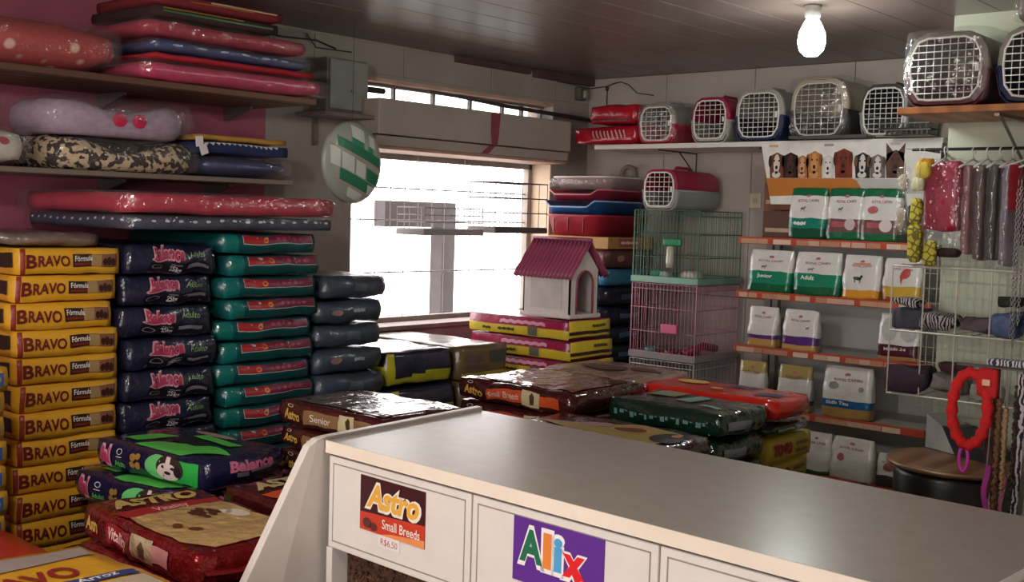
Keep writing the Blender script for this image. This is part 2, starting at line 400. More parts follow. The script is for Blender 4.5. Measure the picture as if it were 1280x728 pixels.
# electric box on the wall, ledge below
t = thing('electric_panel', 'grey metal electric panel box on the wall beside the window', 'electric box', (WX, 3.48, 2.06))
MB().bbox(.002, 0, 0, .13, .25, .25, .005).build('panel_case', mat('#8c8a86', .5, .2), t)
MB().bbox(.131, .008, .008, .145, .242, .242, .004).build('panel_door', mat('#96948f', .45, .2), t)
MB().lathe([(.008, 0), (.008, .006)], 0, 0, 10).build('lock', STEEL, t).matrix_local = Matrix.Translation((.145, .14, .1))@Matrix.Rotation(R(90), 4, 'Y')
lg = MB().bbox(WX+.002, 3.40, 2.03, WX+.22, 3.84, 2.05, .004)
lg.box(WX+.002, 3.5, 1.9, WX+.02, 3.52, 2.03); lg.box(WX+.002, 3.7, 1.9, WX+.02, 3.72, 2.03)
tag(lg.build('wall_ledge', mat('#75685f', .6)), 'narrow brown ledge on the wall below the grey electric box', 'shelf')
# cables at the ceiling corner
cb = MB(); pts = [(WX+.02, 5.2, 2.40), (WX+.03, 5.62, 2.38), (-4.2, WY-.012, 2.39), (-4.15, WY-.012, 2.405), (-4.1, WY-.012, 2.412), (-4.04, WY-.012, 2.39), (-3.98, WY-.012, 2.34), (-3.86, WY-.012, 2.32)]
cb.tube(pts, .003, 6); cb.tube([(-4.2, WY-.012, 2.39), (-4.2, WY-.012, 2.27)], .003, 6); cb.lathe([(.010, 2.365), (.010, 2.385)], -4.2, WY-.014, 10)
tag(cb.build('ceiling_cable', mat('#2d2628', .6), None, True), 'thin black cable looping along the ceiling corner', 'cable')
t = thing('junction_box', 'small dark socket fixture high on the window wall near corner', 'fixture', (WX, 5.50, 2.30))
MB().bbox(.002, 0, 0, .05, .07, .08, .01).build('box_body', mat('#5c554d', .6), t); MB().bbox(.052, .02, .01, .075, .05, .06, .01).build('socket_face', mat('#a59d8d', .5), t)
cw = MB(); cw.tube([(WX+.012, 3.1, 2.40), (WX+.02, 3.3, 2.385), (WX+.02, 3.5, 2.395), (WX+.02, 3.62, 2.37)], .004, 5); cw.tube([(WX+.02, 3.44, 2.42), (WX+.02, 3.5, 2.36), (WX+.02, 3.72, 2.365)], .003, 5)
tag(cw.build('loose_wire', mat('#3c3334', .6), None, True), 'loose dark wires hanging on the wall above the electric box', 'cable')

# ceiling bulbs: one in view, one above the customers' side of the counter
def bulb(label, x, y, energy, col):
    t = thing('ceiling_bulb', label, 'light bulb', (x, y, 2.25))
    MB().lathe([(.02, .14), (.03, .145), (.032, .188), (.02, .19)], 0, 0, 18).build('socket', plastic('#d8d6d0'), t, True)
    MB().lathe([(.001, -.008), (.026, -.003), (.046, .018), (.054, .048), (.050, .085), (.034, .12), (.02, .142)], 0, 0, 20).build('bulb', mat('#f2fff6', .3, emit=24), t, True)
    pl = bpy.data.lights.new('bulb_light', 'POINT'); pl.energy = energy; pl.color = col; pl.shadow_soft_size = .06
    po = bpy.data.objects.new('bulb_light', pl); C.objects.link(po); po.parent = t; po.location = (0, 0, -.07)
bulb('glowing white compact bulb hanging before the pet carriers', -2.10, 4.13, 10, (.95, 1, .95))
bulb('glowing white compact bulb hanging over the front of the counter', -1.80, .68, 54, (1, .91, .81))

# ================================================================== counter
K = thing('shop_counter', 'long white laminate counter with stickers and kibble bin under its front', 'counter', (-2.09, 1.743, 0), R(-2.8))
LAM = mat('#dad3cc', .35, 0, .03, 120, .03, 15); TOP = mat('#a8a29a', .27, 0, .02, 160, .04, 20)
CW, CD = 1.522, .60
tp = MB(); tp.prism([(0, 0), (CW, 0), (CW, .612), (-.081, .592)], 'z', 1.024, 1.05); tp.build('counter_top', TOP, K)
eb = MB(); eb.prism([(0, -.003), (CW, -.003), (CW, 0), (0, 0)], 'z', 1.022, 1.051); eb.build('edge_band', mat('#e6d9c8', .45, 0, 0, 40, .05, 8), K)
def endp(name, x0, x1, sk):
    poly = [(-.05, 1.042), (-.025, 1.056), (.0, 1.059), (.60, 1.059), (.60, 0), (-.335, 0), (-.335, .55)]
    v = []
    for xx in (x0, x1):
        for (y, z) in poly: v.append((xx+(sk*max(0, y)/.6), y, z))
    n = len(poly); mb = MB().add(v, [tuple(range(n)), tuple(range(n, 2*n))[::-1]]+[(i, i+n, (i+1) % n+n, (i+1) % n) for i in range(n)])
    o = mb.build(name, LAM, K); md = o.modifiers.new('bevel', 'BEVEL'); md.width = .003; md.segments = 2; return o
endp('end_panel', -.026, -.002, -.081); endp('end_panel', CW+.002, CW+.026, 0)
MB().box(.002, .03, .80, CW-.002, .045, 1.02).build('fascia_board', LAM, K)
def drawer(x0, x1):
    d = MB(); y0 = .004; z0, z1 = .795, 1.016; d.bbox(x0, y0, z0, x1, .029, z1, .003)
    o = d.build('drawer_front', LAM, K)
    g = MB(); ii = .016
    for a, b, c, e in ((x0+ii, z0+ii, x1-ii, z0+ii+.003), (x0+ii, z1-ii-.003, x1-ii, z1-ii), (x0+ii, z0+ii, x0+ii+.003, z1-ii), (x1-ii-.003, z0+ii, x1-ii, z1-ii)): g.box(a, y0-.0006, b, c, y0+.001, e)
    g.build('groove', mat('#8d857e', .6), o); return o
for a, b in ((.006, .492), (.496, .975), (.979, 1.515)): drawer(a, b)
for x in (.0, .492, .972, CW-.022): MB().bbox(x, .004, .30, x+.022, .42, .794, .002).build('bin_divider', LAM, K)
MB().bbox(.0, -.30, .272, CW, .42, .298, .003).build('bin_floor', LAM, K); MB().box(0, .421, .30, CW, .43, .793).build('bin_back', LAM, K)
for a, b in ((.023, .491), (.515, .971), (.995, 1.499)): MB().box(a, .008, .30, b, .011, .62).build('bin_pane', GLASS, K)
MB().box(0, -.30, 0, CW, .55, .27).build('plinth', mat('#cfc8c1', .5), K); MB().box(0, .575, .0, CW, .592, 1.02).build('back_panel', LAM, K)
# stickers on the drawer fronts
def sticker(name, label, x0, z0, x1, z1, hexc):
    t = thing(name, label, 'sticker'); t.matrix_world = K.matrix_world
    t.location = K.location; t.rotation_euler = K.rotation_euler
    MB().box(x0, .0022, z0, x1, .0036, z1).build('sheet', ink(hexc), t)
    return t, lambda n=0: plane_map(((x0+x1)/2, .0020-n*.0004, (z0+z1)/2), (1, 0, 0), (0, 0, 1))
t, mp = sticker('brand_sticker', 'dark maroon sticker with gold letters on the white counter front', .128, .866, .352, .992, '#3c1518')
deco('red_band', ink('#c23a24'), [('p', [(-.112, -.063), (.112, -.063), (.112, -.012), (-.112, -.022)])], mp(0), t)
deco('flame_tint', mat('#e08a52', .4), [('p', [(-.04, -.063), (.112, -.063), (.112, -.045), (.0, -.055)])], mp(1), t)
deco('dog_shadow', ink('#5b2a22'), [ell(-.085, -.045, .016, .012), ell(-.062, -.05, .014, .010)], mp(2), t)
deco('lettering', ink('#e9dfd2'), [txt('Astro', .003, .022, .058, .196, .075, .22)], mp(3), t)
deco('lettering', ink('#e3a83c'), [txt('Astro', .003, .022, .052, .180, .035, .22)], mp(4), t)
deco('lettering', ink('#f3dcd0'), [txt('Small Breeds', .034, -.036, .022, .128, .01)], mp(5), t)
t, mp = sticker('price_tag', 'small white price slip under the maroon sticker on the counter', .196, .838, .270, .8655, '#e2dcd8')
deco('lettering', ink('#b8655c'), [txt('R$6,50', 0, 0, .015, .058, .0)], mp(1), t)
t, mp = sticker('brand_sticker', 'purple sticker with multicoloured letters on the white counter front', .618, .868, .853, .998, '#5b2a8c')
for s, x, h, col in (('A', -.068, .062, '#1d6a4c'), ('l', -.025, .066, '#e0833c'), ('i', .003, .066, '#4c9fd0'), ('x', .044, .060, '#e0202a')):
    ww = {'A': .062, 'l': .022, 'i': .022, 'x': .058}[s]
    deco('letter_outline', ink('#eee8e6'), [txt(s, x, .012-(.006 if s == 'x' else 0), h+.014, ww+.012, .06)], mp(1), t)
    deco('letter', ink(col), [txt(s, x, .012-(.006 if s == 'x' else 0), h, ww, .045)], mp(2), t)
deco('letter_outline', ink('#eee8e6'), [('p', [(.035, -.02), (.056, -.012), (.086, -.062), (.062, -.064)])], mp(0), t)
deco('letter', ink('#e0202a'), [('p', [(.040, -.018), (.054, -.012), (.081, -.061), (.067, -.063)])], mp(3), t)
# kibble in the bins
kb = []
for i, (a, b) in enumerate(((.0245, .490), (.5165, .970), (.9965, 1.498))):
    mb = MB()
    mb.box(a, .050, .30, b, .40, .775)
    rng = random.Random(i); ov = [(1, 0, 0), (-1, 0, 0), (0, 1, 0), (0, -1, 0), (0, 0, .7), (0, 0, -.7)]; of = [(0, 2, 4), (2, 1, 4), (1, 3, 4), (3, 0, 4), (2, 0, 5), (1, 2, 5), (3, 1, 5), (0, 3, 5)]
    for _ in range(4200):
        x = rng.uniform(a+.009, b-.009); r = rng.uniform(.006, .0085)
        if rng.random() < .55: y, z = rng.uniform(.046, .054), rng.uniform(.31, .775)
        else: q = rng.random(); y = .05+.34*q; z = .776+.01*math.sin(x*22+i)
        rot = Matrix.Rotation(rng.uniform(0, 6), 3, 'Z')@Matrix.Rotation(rng.uniform(0, 6), 3, 'X')
        mb.add([tuple(rot@Vector(p)*r+Vector((x, y, z))) for p in ov], of)
    o = mb.build('kibble', mat('#5d3a26', .8, 0, 0, 40, 0, 60, 0, '#3a2116', 'kibble') if i != 1 else mat('#6d4a2c', .8, 0, 0, 40, 0, 60, 0, '#3a2116', 'kibble'))
    o.location = K.location; o.rotation_euler = K.rotation_euler; o['kind'] = 'stuff'
    tag(o, ['brown dry kibble in the bin under the maroon sticker', 'tan dry kibble in the bin under the purple sticker', 'brown dry kibble in the last bin of the counter'][i], 'kibble')

# ================================================================== sacks of feed along the window wall
GOLD = '#d8a93a'
# yellow BRAVO stack
def bravo(seed):
    b = Bag(.68, .358, .0905, .10, .03, .005, 11, seed)
    def prn():
        yield ('lettering', '#6b1c1e', '+x', [txt('B', -.80, .02, 1.02, .20, .03), txt('RAVO', -.37, .0, .82, .62, .03)], .002)
        yield ('photo_panel', '#33180f', '+x', [rect(.0, -.45, .93, .55)], .0015)
        yield ('sepia_fade', '#a88a5c', '+x', [rect(.38, -.42, .60, .52)], .002)
        yield ('sepia_fade', '#8d5a44', '+x', [rect(.60, -.42, .91, .52)], .002)
        yield ('caption', '#e9e2da', '+x', [txt('Fórmula', .22, .22, .42, .36, .02)], .0026)
        yield ('red_line', '#7a2a1c', '+x', [rect(.03, -.32, .36, -.12)], .0026)
        yield ('dog_photo', '#3b1c14', '+x', [ell(.67, -.05, .05, .3), ell(.76, .0, .05, .36), ell(.85, -.08, .05, .3)], .0028)
        yield ('side_print', '#2c2417', '-y', [rect(.55, -.5, .86, .6), rect(-.7, -.5, .2, .5)], .002)
        yield ('side_print', '#4c7a2a', '-y', [rect(.50, -.5, .55, .6)], .002)
    return sack('feed_sack', '', 'feed sack', b, [foil('#e0a62c', .4, .25, 20, .15), foil('#8a2b20', .5)], lambda f, u, v: 1 if f == '+x' and u < -.93 else 0, (10, 20, 4), 'yellow sacks stacked by the maroon wall', list(prn()))
stack([bravo(i) for i in range(4)], 16, -3.945, 1.895, .0903, 'yellow sack lettered in dark red, %s of the tall yellow stack', .01, 1.3, offs={2: (0, -.012), 3: (.005, .005), 0: (0, .006)})

# navy stack with pink logo
def navy(seed):
    b = Bag(.70, .375, .1125, .20, .08, .013, 13, seed+20)
    f = '+x'
    pr = [('logo_outline', '#d99aa8', f, [txt('Balance', -.18, .42, .86, .70, .09, .12), ell(-.36, .02, .24, .16, 14, .3)], .002),
          ('logo', '#b03a5c', f, [txt('Balance', -.18, .42, .74, .64, .045, .12), ell(-.36, .02, .20, .09, 14, .3)], .0028),
          ('green_script', '#8fb87a', f, [txt('Adulto', .52, .36, .46, .42, .0, .3)], .0028),
          ('lower_panel', '#17141f', f, [rect(-.62, -.85, .86, -.22)], .0015),
          ('emblem', '#8a8690', f, ring(-.45, -.52, .15, .18, .8), .0024),
          ('weight', '#d5d0d4', f, [txt('25kg', -.02, -.62, .34, .28, .02, .1)], .0024),
          ('grey_label', '#77727e', f, [rect(.26, -.58, .80, -.36), rect(-.12, -.38, .12, -.30)], .0024)]
    return sack('feed_sack', '', 'feed sack', b, [foil('#20223a', .28, .7, 16, .6)], None, (12, 22, 9), 'navy sacks stacked beside the yellow ones', pr)
stack([navy(i) for i in range(4)], 13, -3.95, 2.283, .1122, 'navy glossy sack with pink script logo, %s of the navy stack', .015, 2)

# teal stack
def teal(seed):
    b = Bag(.70, .465, .0836, .24, .07, .007, 10, seed+40)
    f = '+x'
    pr = [('silver_edge', '#b9c4bf', f, [rect(-.62, -.06, .93, .86)], .0015), ('red_band', '#a8242c', f, [rect(-.61, .02, -.12, .86)], .0022),
          ('purple_band', '#7a2440', f, [rect(-.12, .02, .92, .86)], .0022), ('orange_disc', '#e08a3c', f, [ell(-.17, .42, .055, .28)], .0028),
          ('print', '#a9405c', f, [ell(.1+.13*i, .45, .045, .16) for i in range(5)], .0028)]
    return sack('feed_sack', '', 'feed sack', b, [foil('#0e4f50', .3, .4, 12, .4), foil('#15706a', .25, .5, 16, .5)], lambda f, u, v: 1 if f == '+x' and u < -.70 else 0, (10, 20, 6), 'teal sacks stacked along the window wall', pr)
stack([teal(i) for i in range(4)], 18, -3.95, 2.725, .0833, 'teal sack with red print strip, %s of the teal stack', .016, 2)

# dark stack by the window
def dark(seed):
    b = Bag(.70, .375, .102, .34, .14, .014, 9, seed+60)
    pr = [('label', '#8a6a6a', '+x', [ell(-.5, .05, .16, .3)], .002), ('lettering', '#8e98a2', '+x', [scrawl(.15, .1, .4, .34)], .002)] if seed % 2 else \
         [('label', '#56606c', '+x', [rect(-.2, -.4, .2, .4)], .002)]
    return sack('feed_sack', '', 'feed sack', b, [foil('#3a4552', .38, .5, 12, .3)], None, (10, 12, 5), 'dark sacks stacked next to the window', pr)
stack([dark(i) for i in range(4)], 13, -3.95, 3.158, .1022, 'slate dark sack, %s of the stack beside the window', .014, 2.5)

# low piles under the window
def lime(seed):
    b = Bag(.72, .405, .165, .22, .10, .008, 8, seed+80)
    return sack('feed_sack', '', 'feed sack', b, [foil('#232338', .25, .35, 10, .5), foil('#b8b32c', .35)], lambda f, u, v: 1 if (f == '+x' and (v < -.35+.25*math.sin(u*2) or u < -.82)) or (f == '-y' and v < .2) else 0, (12, 20, 10), 'navy and lime sacks under the window',
                [('stripe_print', '#4a4a66', 'top_x', [rect(-.7, .55, .7, .7)], .002)])
stack([lime(i) for i in range(2)], 6, -3.965, 3.565, .165, 'navy sack with lime band under the window, %s of its pile', .01, 1.5)
def tan(seed):
    b = Bag(.72, .33, .164, .14, .08, .006, 8, seed+90)
    return sack('feed_sack', '', 'feed sack', b, [foil('#6d5a3a', .3, .35, 10, .5)], None, (10, 10, 6), 'tan printed sacks under the window',
                [('print', '#6a4a52', '+x', [scrawl(-.45, .28, .5, .7), rect(-.85, -.35, .1, -.15)], .002), ('print', '#46504a', '+x', [rect(.2, -.05, .9, .7)], .002), ('yellow_line', '#a8983a', '+x', [rect(-.95, -.9, .95, -.6)], .002)])
stack([tan(i) for i in range(2)], 6, -3.965, 3.955, .164, 'tan sack with grey print under the window, %s of its pile', .01, 1.5)

# yellow and magenta stack carrying the dog house
def ymag(seed):
    b = Bag(.67, .36, .098, .12, .05, .004, 9, seed+100)
    def mf(f, u, v):
        if f == '-y': return 1 if v < .02 else (0 if v < .9 else 2)
        if f == '+x': return 1 if v > -.1 or -.78 < v < -.45 else 3
        return 0
    pr = [('lettering', '#3c3c20', '-y', [scrawl(-.62, -.45, .34, .16, 4), scrawl(-.22, -.45, .36, .34)], .002), ('emblem', '#6a6654', '-y', [rect(.22, -.9, .40, .1)], .002),
          ('script', '#e3a0b4', '-y', [scrawl(.1, .45, .5, .9, 12)], .002), ('lettering', '#5a4a1c', '+x', [scrawl(.35, .42, .4, .7, 9)], .002)]
    return sack('feed_sack', '', 'feed sack', b, [foil('#a61c48', .3, .3, 12, .4), foil('#dcc235', .35, .2, 12, .3), foil('#5e1530'), foil('#3a1a1c')], mf, (12, 10, 16), 'magenta and yellow sacks under the dog house', pr)
stack([ymag(i) for i in range(3)], 11, -3.735, 4.52, .0992, 'magenta and yellow sack, %s of the stack carrying the dog house', .012, 1.5)

# blue and yellow sacks at the near end of the wall
def yblue(seed):
    b = Bag(.62, .36, .074, .12, .06, .004, 9, seed+120)
    return sack('feed_sack', '', 'feed sack', b, [foil('#d9a62a', .4, .2, 14, .2)], None, (8, 10, 4), 'yellow and blue sacks in front of the yellow stack',
                [('blue_panel', '#33508c', '+x', [rect(-.9, -.55, .92, .55)], .0015), ('photo', '#8d7f78', '+x', [ell(.72, .0, .16, .4), ell(.1, -.05, .2, .35)], .0022)])
stack([yblue(i) for i in range(2)], 15, -3.61, 1.37, .0740, 'yellow sack with blue photo panel, %s of the stack beside red sacks', .008, 1)
def redlow(seed):
    b = Bag(.56, .42, .10, .25, .12, .006, 9, seed+130)
    return sack('feed_sack', '', 'feed sack', b, [foil('#b81e24', .3, .3, 12, .4)], None, (8, 8, 4), 'low pile of red sacks',
                [('yellow_print', '#d9b53a', 'top_x', [scrawl(.0, -.3, .3, .8)], .002), ('blue_print', '#3a3a7a', 'top_x', [ell(.2, .3, .4, .2)], .002)])
stack([redlow(i) for i in range(2)], 7, -2.91, 1.225, .10, 'bright red sack with yellow print, %s of the low red pile', .01, 2)

# ---- front-left piles
CREAM = '#c9b48a'
def vitality(seed):
    b = Bag(.62, .335, .089, .18, .08, .008, 14, seed+140)
    pr = [('tan_panel', '#c7a36a', 'top_x', [('p', [(-.86, .30), (.86, .36), (.90, -.55), (.35, -.86), (-.6, -.90), (-.88, -.6)])], .0015, .03, foil('#c7a36a', .3, .6, 22, .4)),
          ('border', '#a5282c', 'top_x', [('p', [(-.90, .52), (.92, .52), (.92, .36), (.86, .36), (-.86, .30), (-.9, .30)])], .0017),
          ('gold_lettering', '#c9b06a', 'top_x', [txt('ASTRO', .0, .76, .24, 1.55, .05, .25)], .002),
          ('red_lettering', '#f0c4bc', 'top_x', [txt('Vitality', .0, .42, .13, .62, .01)], .0022),
          ('kibble_photo', '#5a3018', 'top_x', [ell(.05+.11*(i % 4)+.05*(i//4), .10-.12*(i//4)+.04*(i % 3), .065, .07, 8, i) for i in range(9)], .0023), ('biscuit_photo', '#6d3a1c', 'top_x', [ell(-.5, -.18, .12, .06, 8, .5)], .0023), ('biscuit_photo', '#6d3a1c', 'top_x', [ell(-.34, -.34, .12, .06, 8, -.3)], .0023),
          ('bowl_photo', '#e4d8c4', 'top_x', [ell(.66, -.12, .16, .14), ell(.55, -.02, .1, .08)], .0021),
          ('gold_lettering', '#c9a558', '-y', [txt('Astro', -.82, .05, .85, .26, .04, .1)], .002),
          ('pink_panel', '#b5323c', '-y', [rect(-.52, -.6, -.02, .65)], .0015, .03, mat('#b5323c', .25, .5, .8, 20, .1, 9, .6)), ('lettering', '#f0c8c4', '-y', [txt('Vitality', -.28, .05, .75, .38, .02)], .0024),
          ('cream_panel', '#cfc39a', '-y', [rect(.0, -.7, .34, .75)], .0016, .03, mat('#d8cca4', .25, .4, .8, 20, .1, 9, .6)), ('figure', '#5a4a2c', '-y', [('p', [(.14, -.5), (.22, -.5), (.24, .1), (.18, .5), (.13, .1)])], .0024), ('pink_panel', '#c98a8a', '-y', [rect(.34, -.5, .58, .5)], .0016),
          ('gold_lettering', '#a5854a', '+x', [txt('Astro', .1, .1, .9, .62, .05, .1)], .002)]
    return sack('feed_sack', '', 'feed sack', b, [mat('#84161c', .24, .55, .8, 20, .1, 9, .6)], None, (24, 16, 7), 'metallic red sacks beside the counter', pr, seal=('+x', '#6d1318'))
stack([vitality(i) for i in range(2)], 9, -2.497, 1.652, .0892, 'metallic red sack with tan photo panel, %s of its pile', .008, 1.2, offs={0: (0, 0), 1: (.008, -.012)}, turn=-4)
def husky(seed):
    b = Bag(.60, .35, .1045, .34, .14, .007, 9, seed+160)
    f = '-y'
    pr = [('green_print', '#62d65a', 'top_y', [('p', [(-.35, -.95), (.55, -.98), (.92, -.3), (.5, -.1), (-.2, -.5)]), ('p', [(-.75, -.7), (-.45, -.75), (-.3, .1), (-.6, .0)]), ('p', [(-.2, .3), (.6, .1), (.7, .35), (-.1, .55)])], .002),
          ('black_print', '#20221e', 'top_y', [('p', [(-.3, -.2), (.3, -.35), (.5, .0), (-.1, .2)])], .0022), ('pale_print', '#b39a96', 'top_y', [ell(.0, .65, .4, .12)], .0024),
          ('logo_outline', '#e3a6b8', f, [txt('Bal', -.80, .02, 1.3, .20, .12, .1)], .002), ('logo', '#c23a6c', f, [txt('Bal', -.80, .02, 1.15, .17, .05, .1)], .003),
          ('emblem', '#d5d0d4', f, ring(-.52, .42, .055, .22, .75)+[rect(-.58, .0, -.46, .07)], .0024), ('green_script', '#5cc65a', f, [txt('Adulto', -.52, -.45, .45, .24, .01, .3)], .0024),
          ('kibble_photo', '#a57a3a', f, [ell(-.24, .25, .05, .28), ell(-.16, .35, .045, .24), ell(-.15, -.3, .05, .28), ell(-.25, -.3, .05, .25)], .0024),
          ('green_disc', '#6fd07a', f, [ell(.22, -.05, .24, .9, 20)], .0018), ('green_field', '#2fb84a', f, [rect(.30, -.85, .86, .75)], .0016),
          ('dog_photo', '#3a2a26', f, [ell(.42, .12, .21, .85, 18)], .0024), ('dog_photo', '#e8d4cc', f, [ell(.40, -.22, .16, .62, 16), ('p', [(.37, .85), (.43, .85), (.43, .1), (.37, .1)])], .003),
          ('dog_photo', '#2a2022', f, [ell(.335, .10, .024, .1), ell(.465, .10, .024, .1), ell(.40, -.26, .045, .13), ell(.53, -.05, .05, .4)], .0036),
          ('logo', '#c2688a', '+x', [txt('Balance', .0, .45, .7, 1.1, .05, .15)], .002), ('grey_label', '#6a6570', '+x', [rect(-.1, -.1, .5, .1), rect(-.4, -.3, -.15, .0)], .002)]
    return sack('feed_sack', '', 'feed sack', b, [foil('#1a1b3e', .22, .5, 16, .6)], None, (22, 14, 8), 'navy and green sacks with husky photo', pr)
stack([husky(i) for i in range(2)], 8, -3.20, 2.10, .1042, 'navy and bright green sack with husky photo, %s of its pile', .01, 1.5, offs={0: (0, 0), 1: (-.045, -.05)}, turn=7)
def orange(seed):
    b = Bag(.53, .36, .089, .20, .10, .005, 12, seed+170)
    pr = [('orange_panel', '#d8562c', 'top_x', [('p', [(-.9, .42), (.9, .48), (.92, -.4), (-.85, -.5)])], .0015), ('tan_panel', '#c99a5c', 'top_x', [('p', [(-.8, .1), (.9, .16), (.9, -.75), (-.4, -.8), (-.8, -.4)])], .002),
          ('gold_lettering', '#cdb887', 'top_x', [txt('ASTRO', .0, .74, .3, 1.6, .05, .25)], .002), ('cream_line', '#d8c9a0', 'top_x', [('p', [(-.9, -.82), (.9, -.88), (.9, -.95), (-.9, -.9)])], .002)]
    return sack('feed_sack', '', 'feed sack', b, [foil('#4c1416', .2, .5, 16, .6)], None, (12, 10, 6), 'maroon sacks with orange panel behind the red ones', pr)
stack([orange(i) for i in range(2)], 9, -2.465, 2.075, .0892, 'maroon sack with orange panel beside the counter, %s of its pile', .006, 1)
def arroz(seed):
    b = Bag(.58, .45, .098, .22, .12, .006, 10, seed+180)
    pr = [('grey_photo', '#9a8f8e', 'top_x', [('p', [(-.95, .86), (.95, .90), (.9, .62), (-.9, .55)])], .0015), ('lettering', '#8a1f26', 'top_x', [txt('B', -.72, .30, .34, .32, .03), txt('RAVO', -.02, .28, .27, 1.0, .03)], .0022),
          ('blue_band', '#2c3c78', 'top_x', [('p', [(-.9, .02), (.0, .08), (.9, .02), (.9, -.12), (.0, -.06), (-.9, -.12)])], .0018), ('caption', '#e8e4e0', 'top_x', [txt('Cordeiro & Arroz', .05, -.01, .10, 1.3, .015)], .0026),
          ('photo_panel', '#b3a48c', 'top_x', [rect(-.9, -.9, .9, -.16)], .0016), ('dog_photo', '#7a5a4a', 'top_x', [ell(.2, -.35, .2, .14), ell(-.3, -.4, .25, .16)], .0022)]
    return sack('feed_sack', '', 'feed sack', b, [foil('#d9a02c', .3, .3, 14, .4)], None, (12, 10, 4), 'golden sacks with blue band at the near corner', pr)
stack([arroz(i) for i in range(2)], 8, -2.25, 1.135, .0995, 'golden sack with blue ribbon band and photo panel, %s of its pile', .006, 1)

# ---- piles behind the counter
def astro(seed, col, lab, labw, lx, ly, lz, sub, grp):
    b = Bag(lx, ly, lz, .22, .12, .010, 11, seed+190)
    f = '-y'
    pr = [('gold_lettering', '#d3a44a', f, [txt('Astro', -.72, -.05, .85, .36, .04, .15)], .002), ('emblem', '#c9c0b8', f, ring(-.78, .68, .06, .16, .7), .002),
          ('label_band', col, f, [rect(-.46, -.62, .20, .55)], .0016), ('lettering', '#ece2d8', f, [txt(lab, -.13, -.05, .62, labw, .0)], .0024),
          ('cream_panel', '#cdbf96', f, [rect(.20, -.75, .48, .72)], .0018), ('figure', '#4c3620', f, [('p', [(.34, -.5), (.40, -.55), (.40, .3), (.36, .6), (.32, .2)])], .0026),
          ('label_band', col, f, [rect(.48, -.55, .8, .5)], .0016, .03, foil(col, .2, .6, 16, .7)), ('top_panel', sub, 'top_y', [rect(-.88, -.82, .88, .82)], .0012, .03, foil(sub, .15, .9, 9, .9))]
    return sack('feed_sack', '', 'feed sack', b, [foil('#451a1a', .16, .7, 12, .8)], None, (20, 16, 6), grp, pr)
stack([astro(i, '#8d6a48', 'Senior', .40, .53, .39, .081, '#7d6a58', 'maroon senior sacks behind the counter') for i in range(2)], 12, -2.785, 2.515, .0809, 'maroon sack with tan Senior label behind counter end, %s of its pile', .008, 1.2)
stack([astro(i+3, '#d0552a', 'Small Breeds', .56, .56, .46, .084, '#8d6250', 'maroon small breeds sacks behind the counter') for i in range(2)], 12, -2.635, 3.26, .0833, 'maroon sack with orange Small Breeds label, %s of its pile', .008, 1.2)
def plain(seed):
    b = Bag(.50, .44, .083, .26, .14, .010, 9, seed+210)
    return sack('feed_sack', '', 'feed sack', b, [foil('#9a7a6c', .2, .9, 12, .8)], None, (20, 16, 5), 'dusky brown sacks behind the maroon ones', [('swirl_print', '#5a3a34', 'top_y', [ell(-.2, .0, .5, .3), ell(.5, .3, .3, .2)], .002)])
stack([plain(i) for i in range(2)], 12, -2.715, 3.74, .0826, 'crinkled dusky brown sack behind the Small Breeds pile, %s of its pile', .01, 2)
def kib(seed):
    b = Bag(.62, .29, .086, .34, .20, .007, 9, seed+220)
    pr = [('yellow_field', '#a8904c', 'top_y', [('p', [(-.3, -.9), (.9, -.9), (.85, .4), (.2, .7), (-.1, .0), (-.8, -.55)])], .0014), ('kibble_ring', '#d9a05c', 'top_y', [ell(.30, -.05, .24, .36, 20)], .002),
          ('kibble_photo', '#6d2f20', 'top_y', [ell(.30, -.05, .20, .28, 18)], .0026), ('paw_photo', '#a88a84', 'top_y', [ell(-.2, -.2, .14, .3), ell(-.08, .0, .12, .25)], .002),
          ('dark_disc', '#24161a', 'top_y', [ell(.82, -.2, .16, .5, 18)], .0028), ('orange_dot', '#c98a5a', 'top_y', [ell(.86, .1, .05, .2)], .0034)]
    return sack('feed_sack', '', 'feed sack', b, [foil('#3a1c20', .2, .5, 12, .6)], None, (14, 10, 5), 'dark sacks with kibble photo behind the counter', pr)
stack([kib(i) for i in range(2)], 11, -2.08, 2.86, .0868, 'dark sack with yellow field and kibble photo, %s of its pile', .008, 1.5)
def green(seed):
    b = Bag(.48, .33, .09, .30, .16, .007, 10, seed+230)
    pr = [('silver_print', '#6f9a96', '-y', [rect(-.9+.1*i, -.35+.2*((i*7) % 3), -.85+.1*i+.03*((i*5) % 2), .15+.2*((i*3) % 3)) for i in range(17)], .002), ('pale_print', '#8a8a70', 'top_y', [rect(-.85, .1, -.3, .8)], .0018), ('silver_print', '#7fa8a4', 'top_y', [('p', [(-.15, -.2), (.15, -.25), (.2, .5), (-.05, .6)]), rect(.4, -.5, .75, -.35)], .002),
          ('grey_label', '#8d929c', '+x', [rect(-.75, -.45, .05, .35)], .002)]
    return sack('feed_sack', '', 'feed sack', b, [foil('#123226', .16, .8, 16, .8)], None, (22, 14, 7), 'bottle green sacks behind the counter', pr)
stack([green(i) for i in range(2)], 11, -2.09, 3.315, .0897, 'bottle green sack with silver print, %s of its pile behind counter', .01, 2)
b = Bag(.60, .31, .085, .32, .16, .008, 10, 241)
t = sack('feed_sack', 'bright red sack with blue brushstroke, on the pile of yellow sacks', 'feed sack', b, [foil('#d0261c', .25, .4, 12, .5)], None, (14, 10, 6), None,
     [('blue_stroke', '#33406e', 'top_y', [('p', [(-.1, .1), (.35, .25), (.5, .55), (.1, .5)]), ('p', [(.55, -.6), (.85, -.35), (.9, .1), (.6, -.2)])], .002), ('yellow_print', '#dcae5a', 'top_y', [ell(-.55, .3, .25, .3), ell(.0, -.3, .1, .12)], .002)])
t.location = (-2.145, 3.655, .905); t.rotation_euler = (0, 0, R(2))
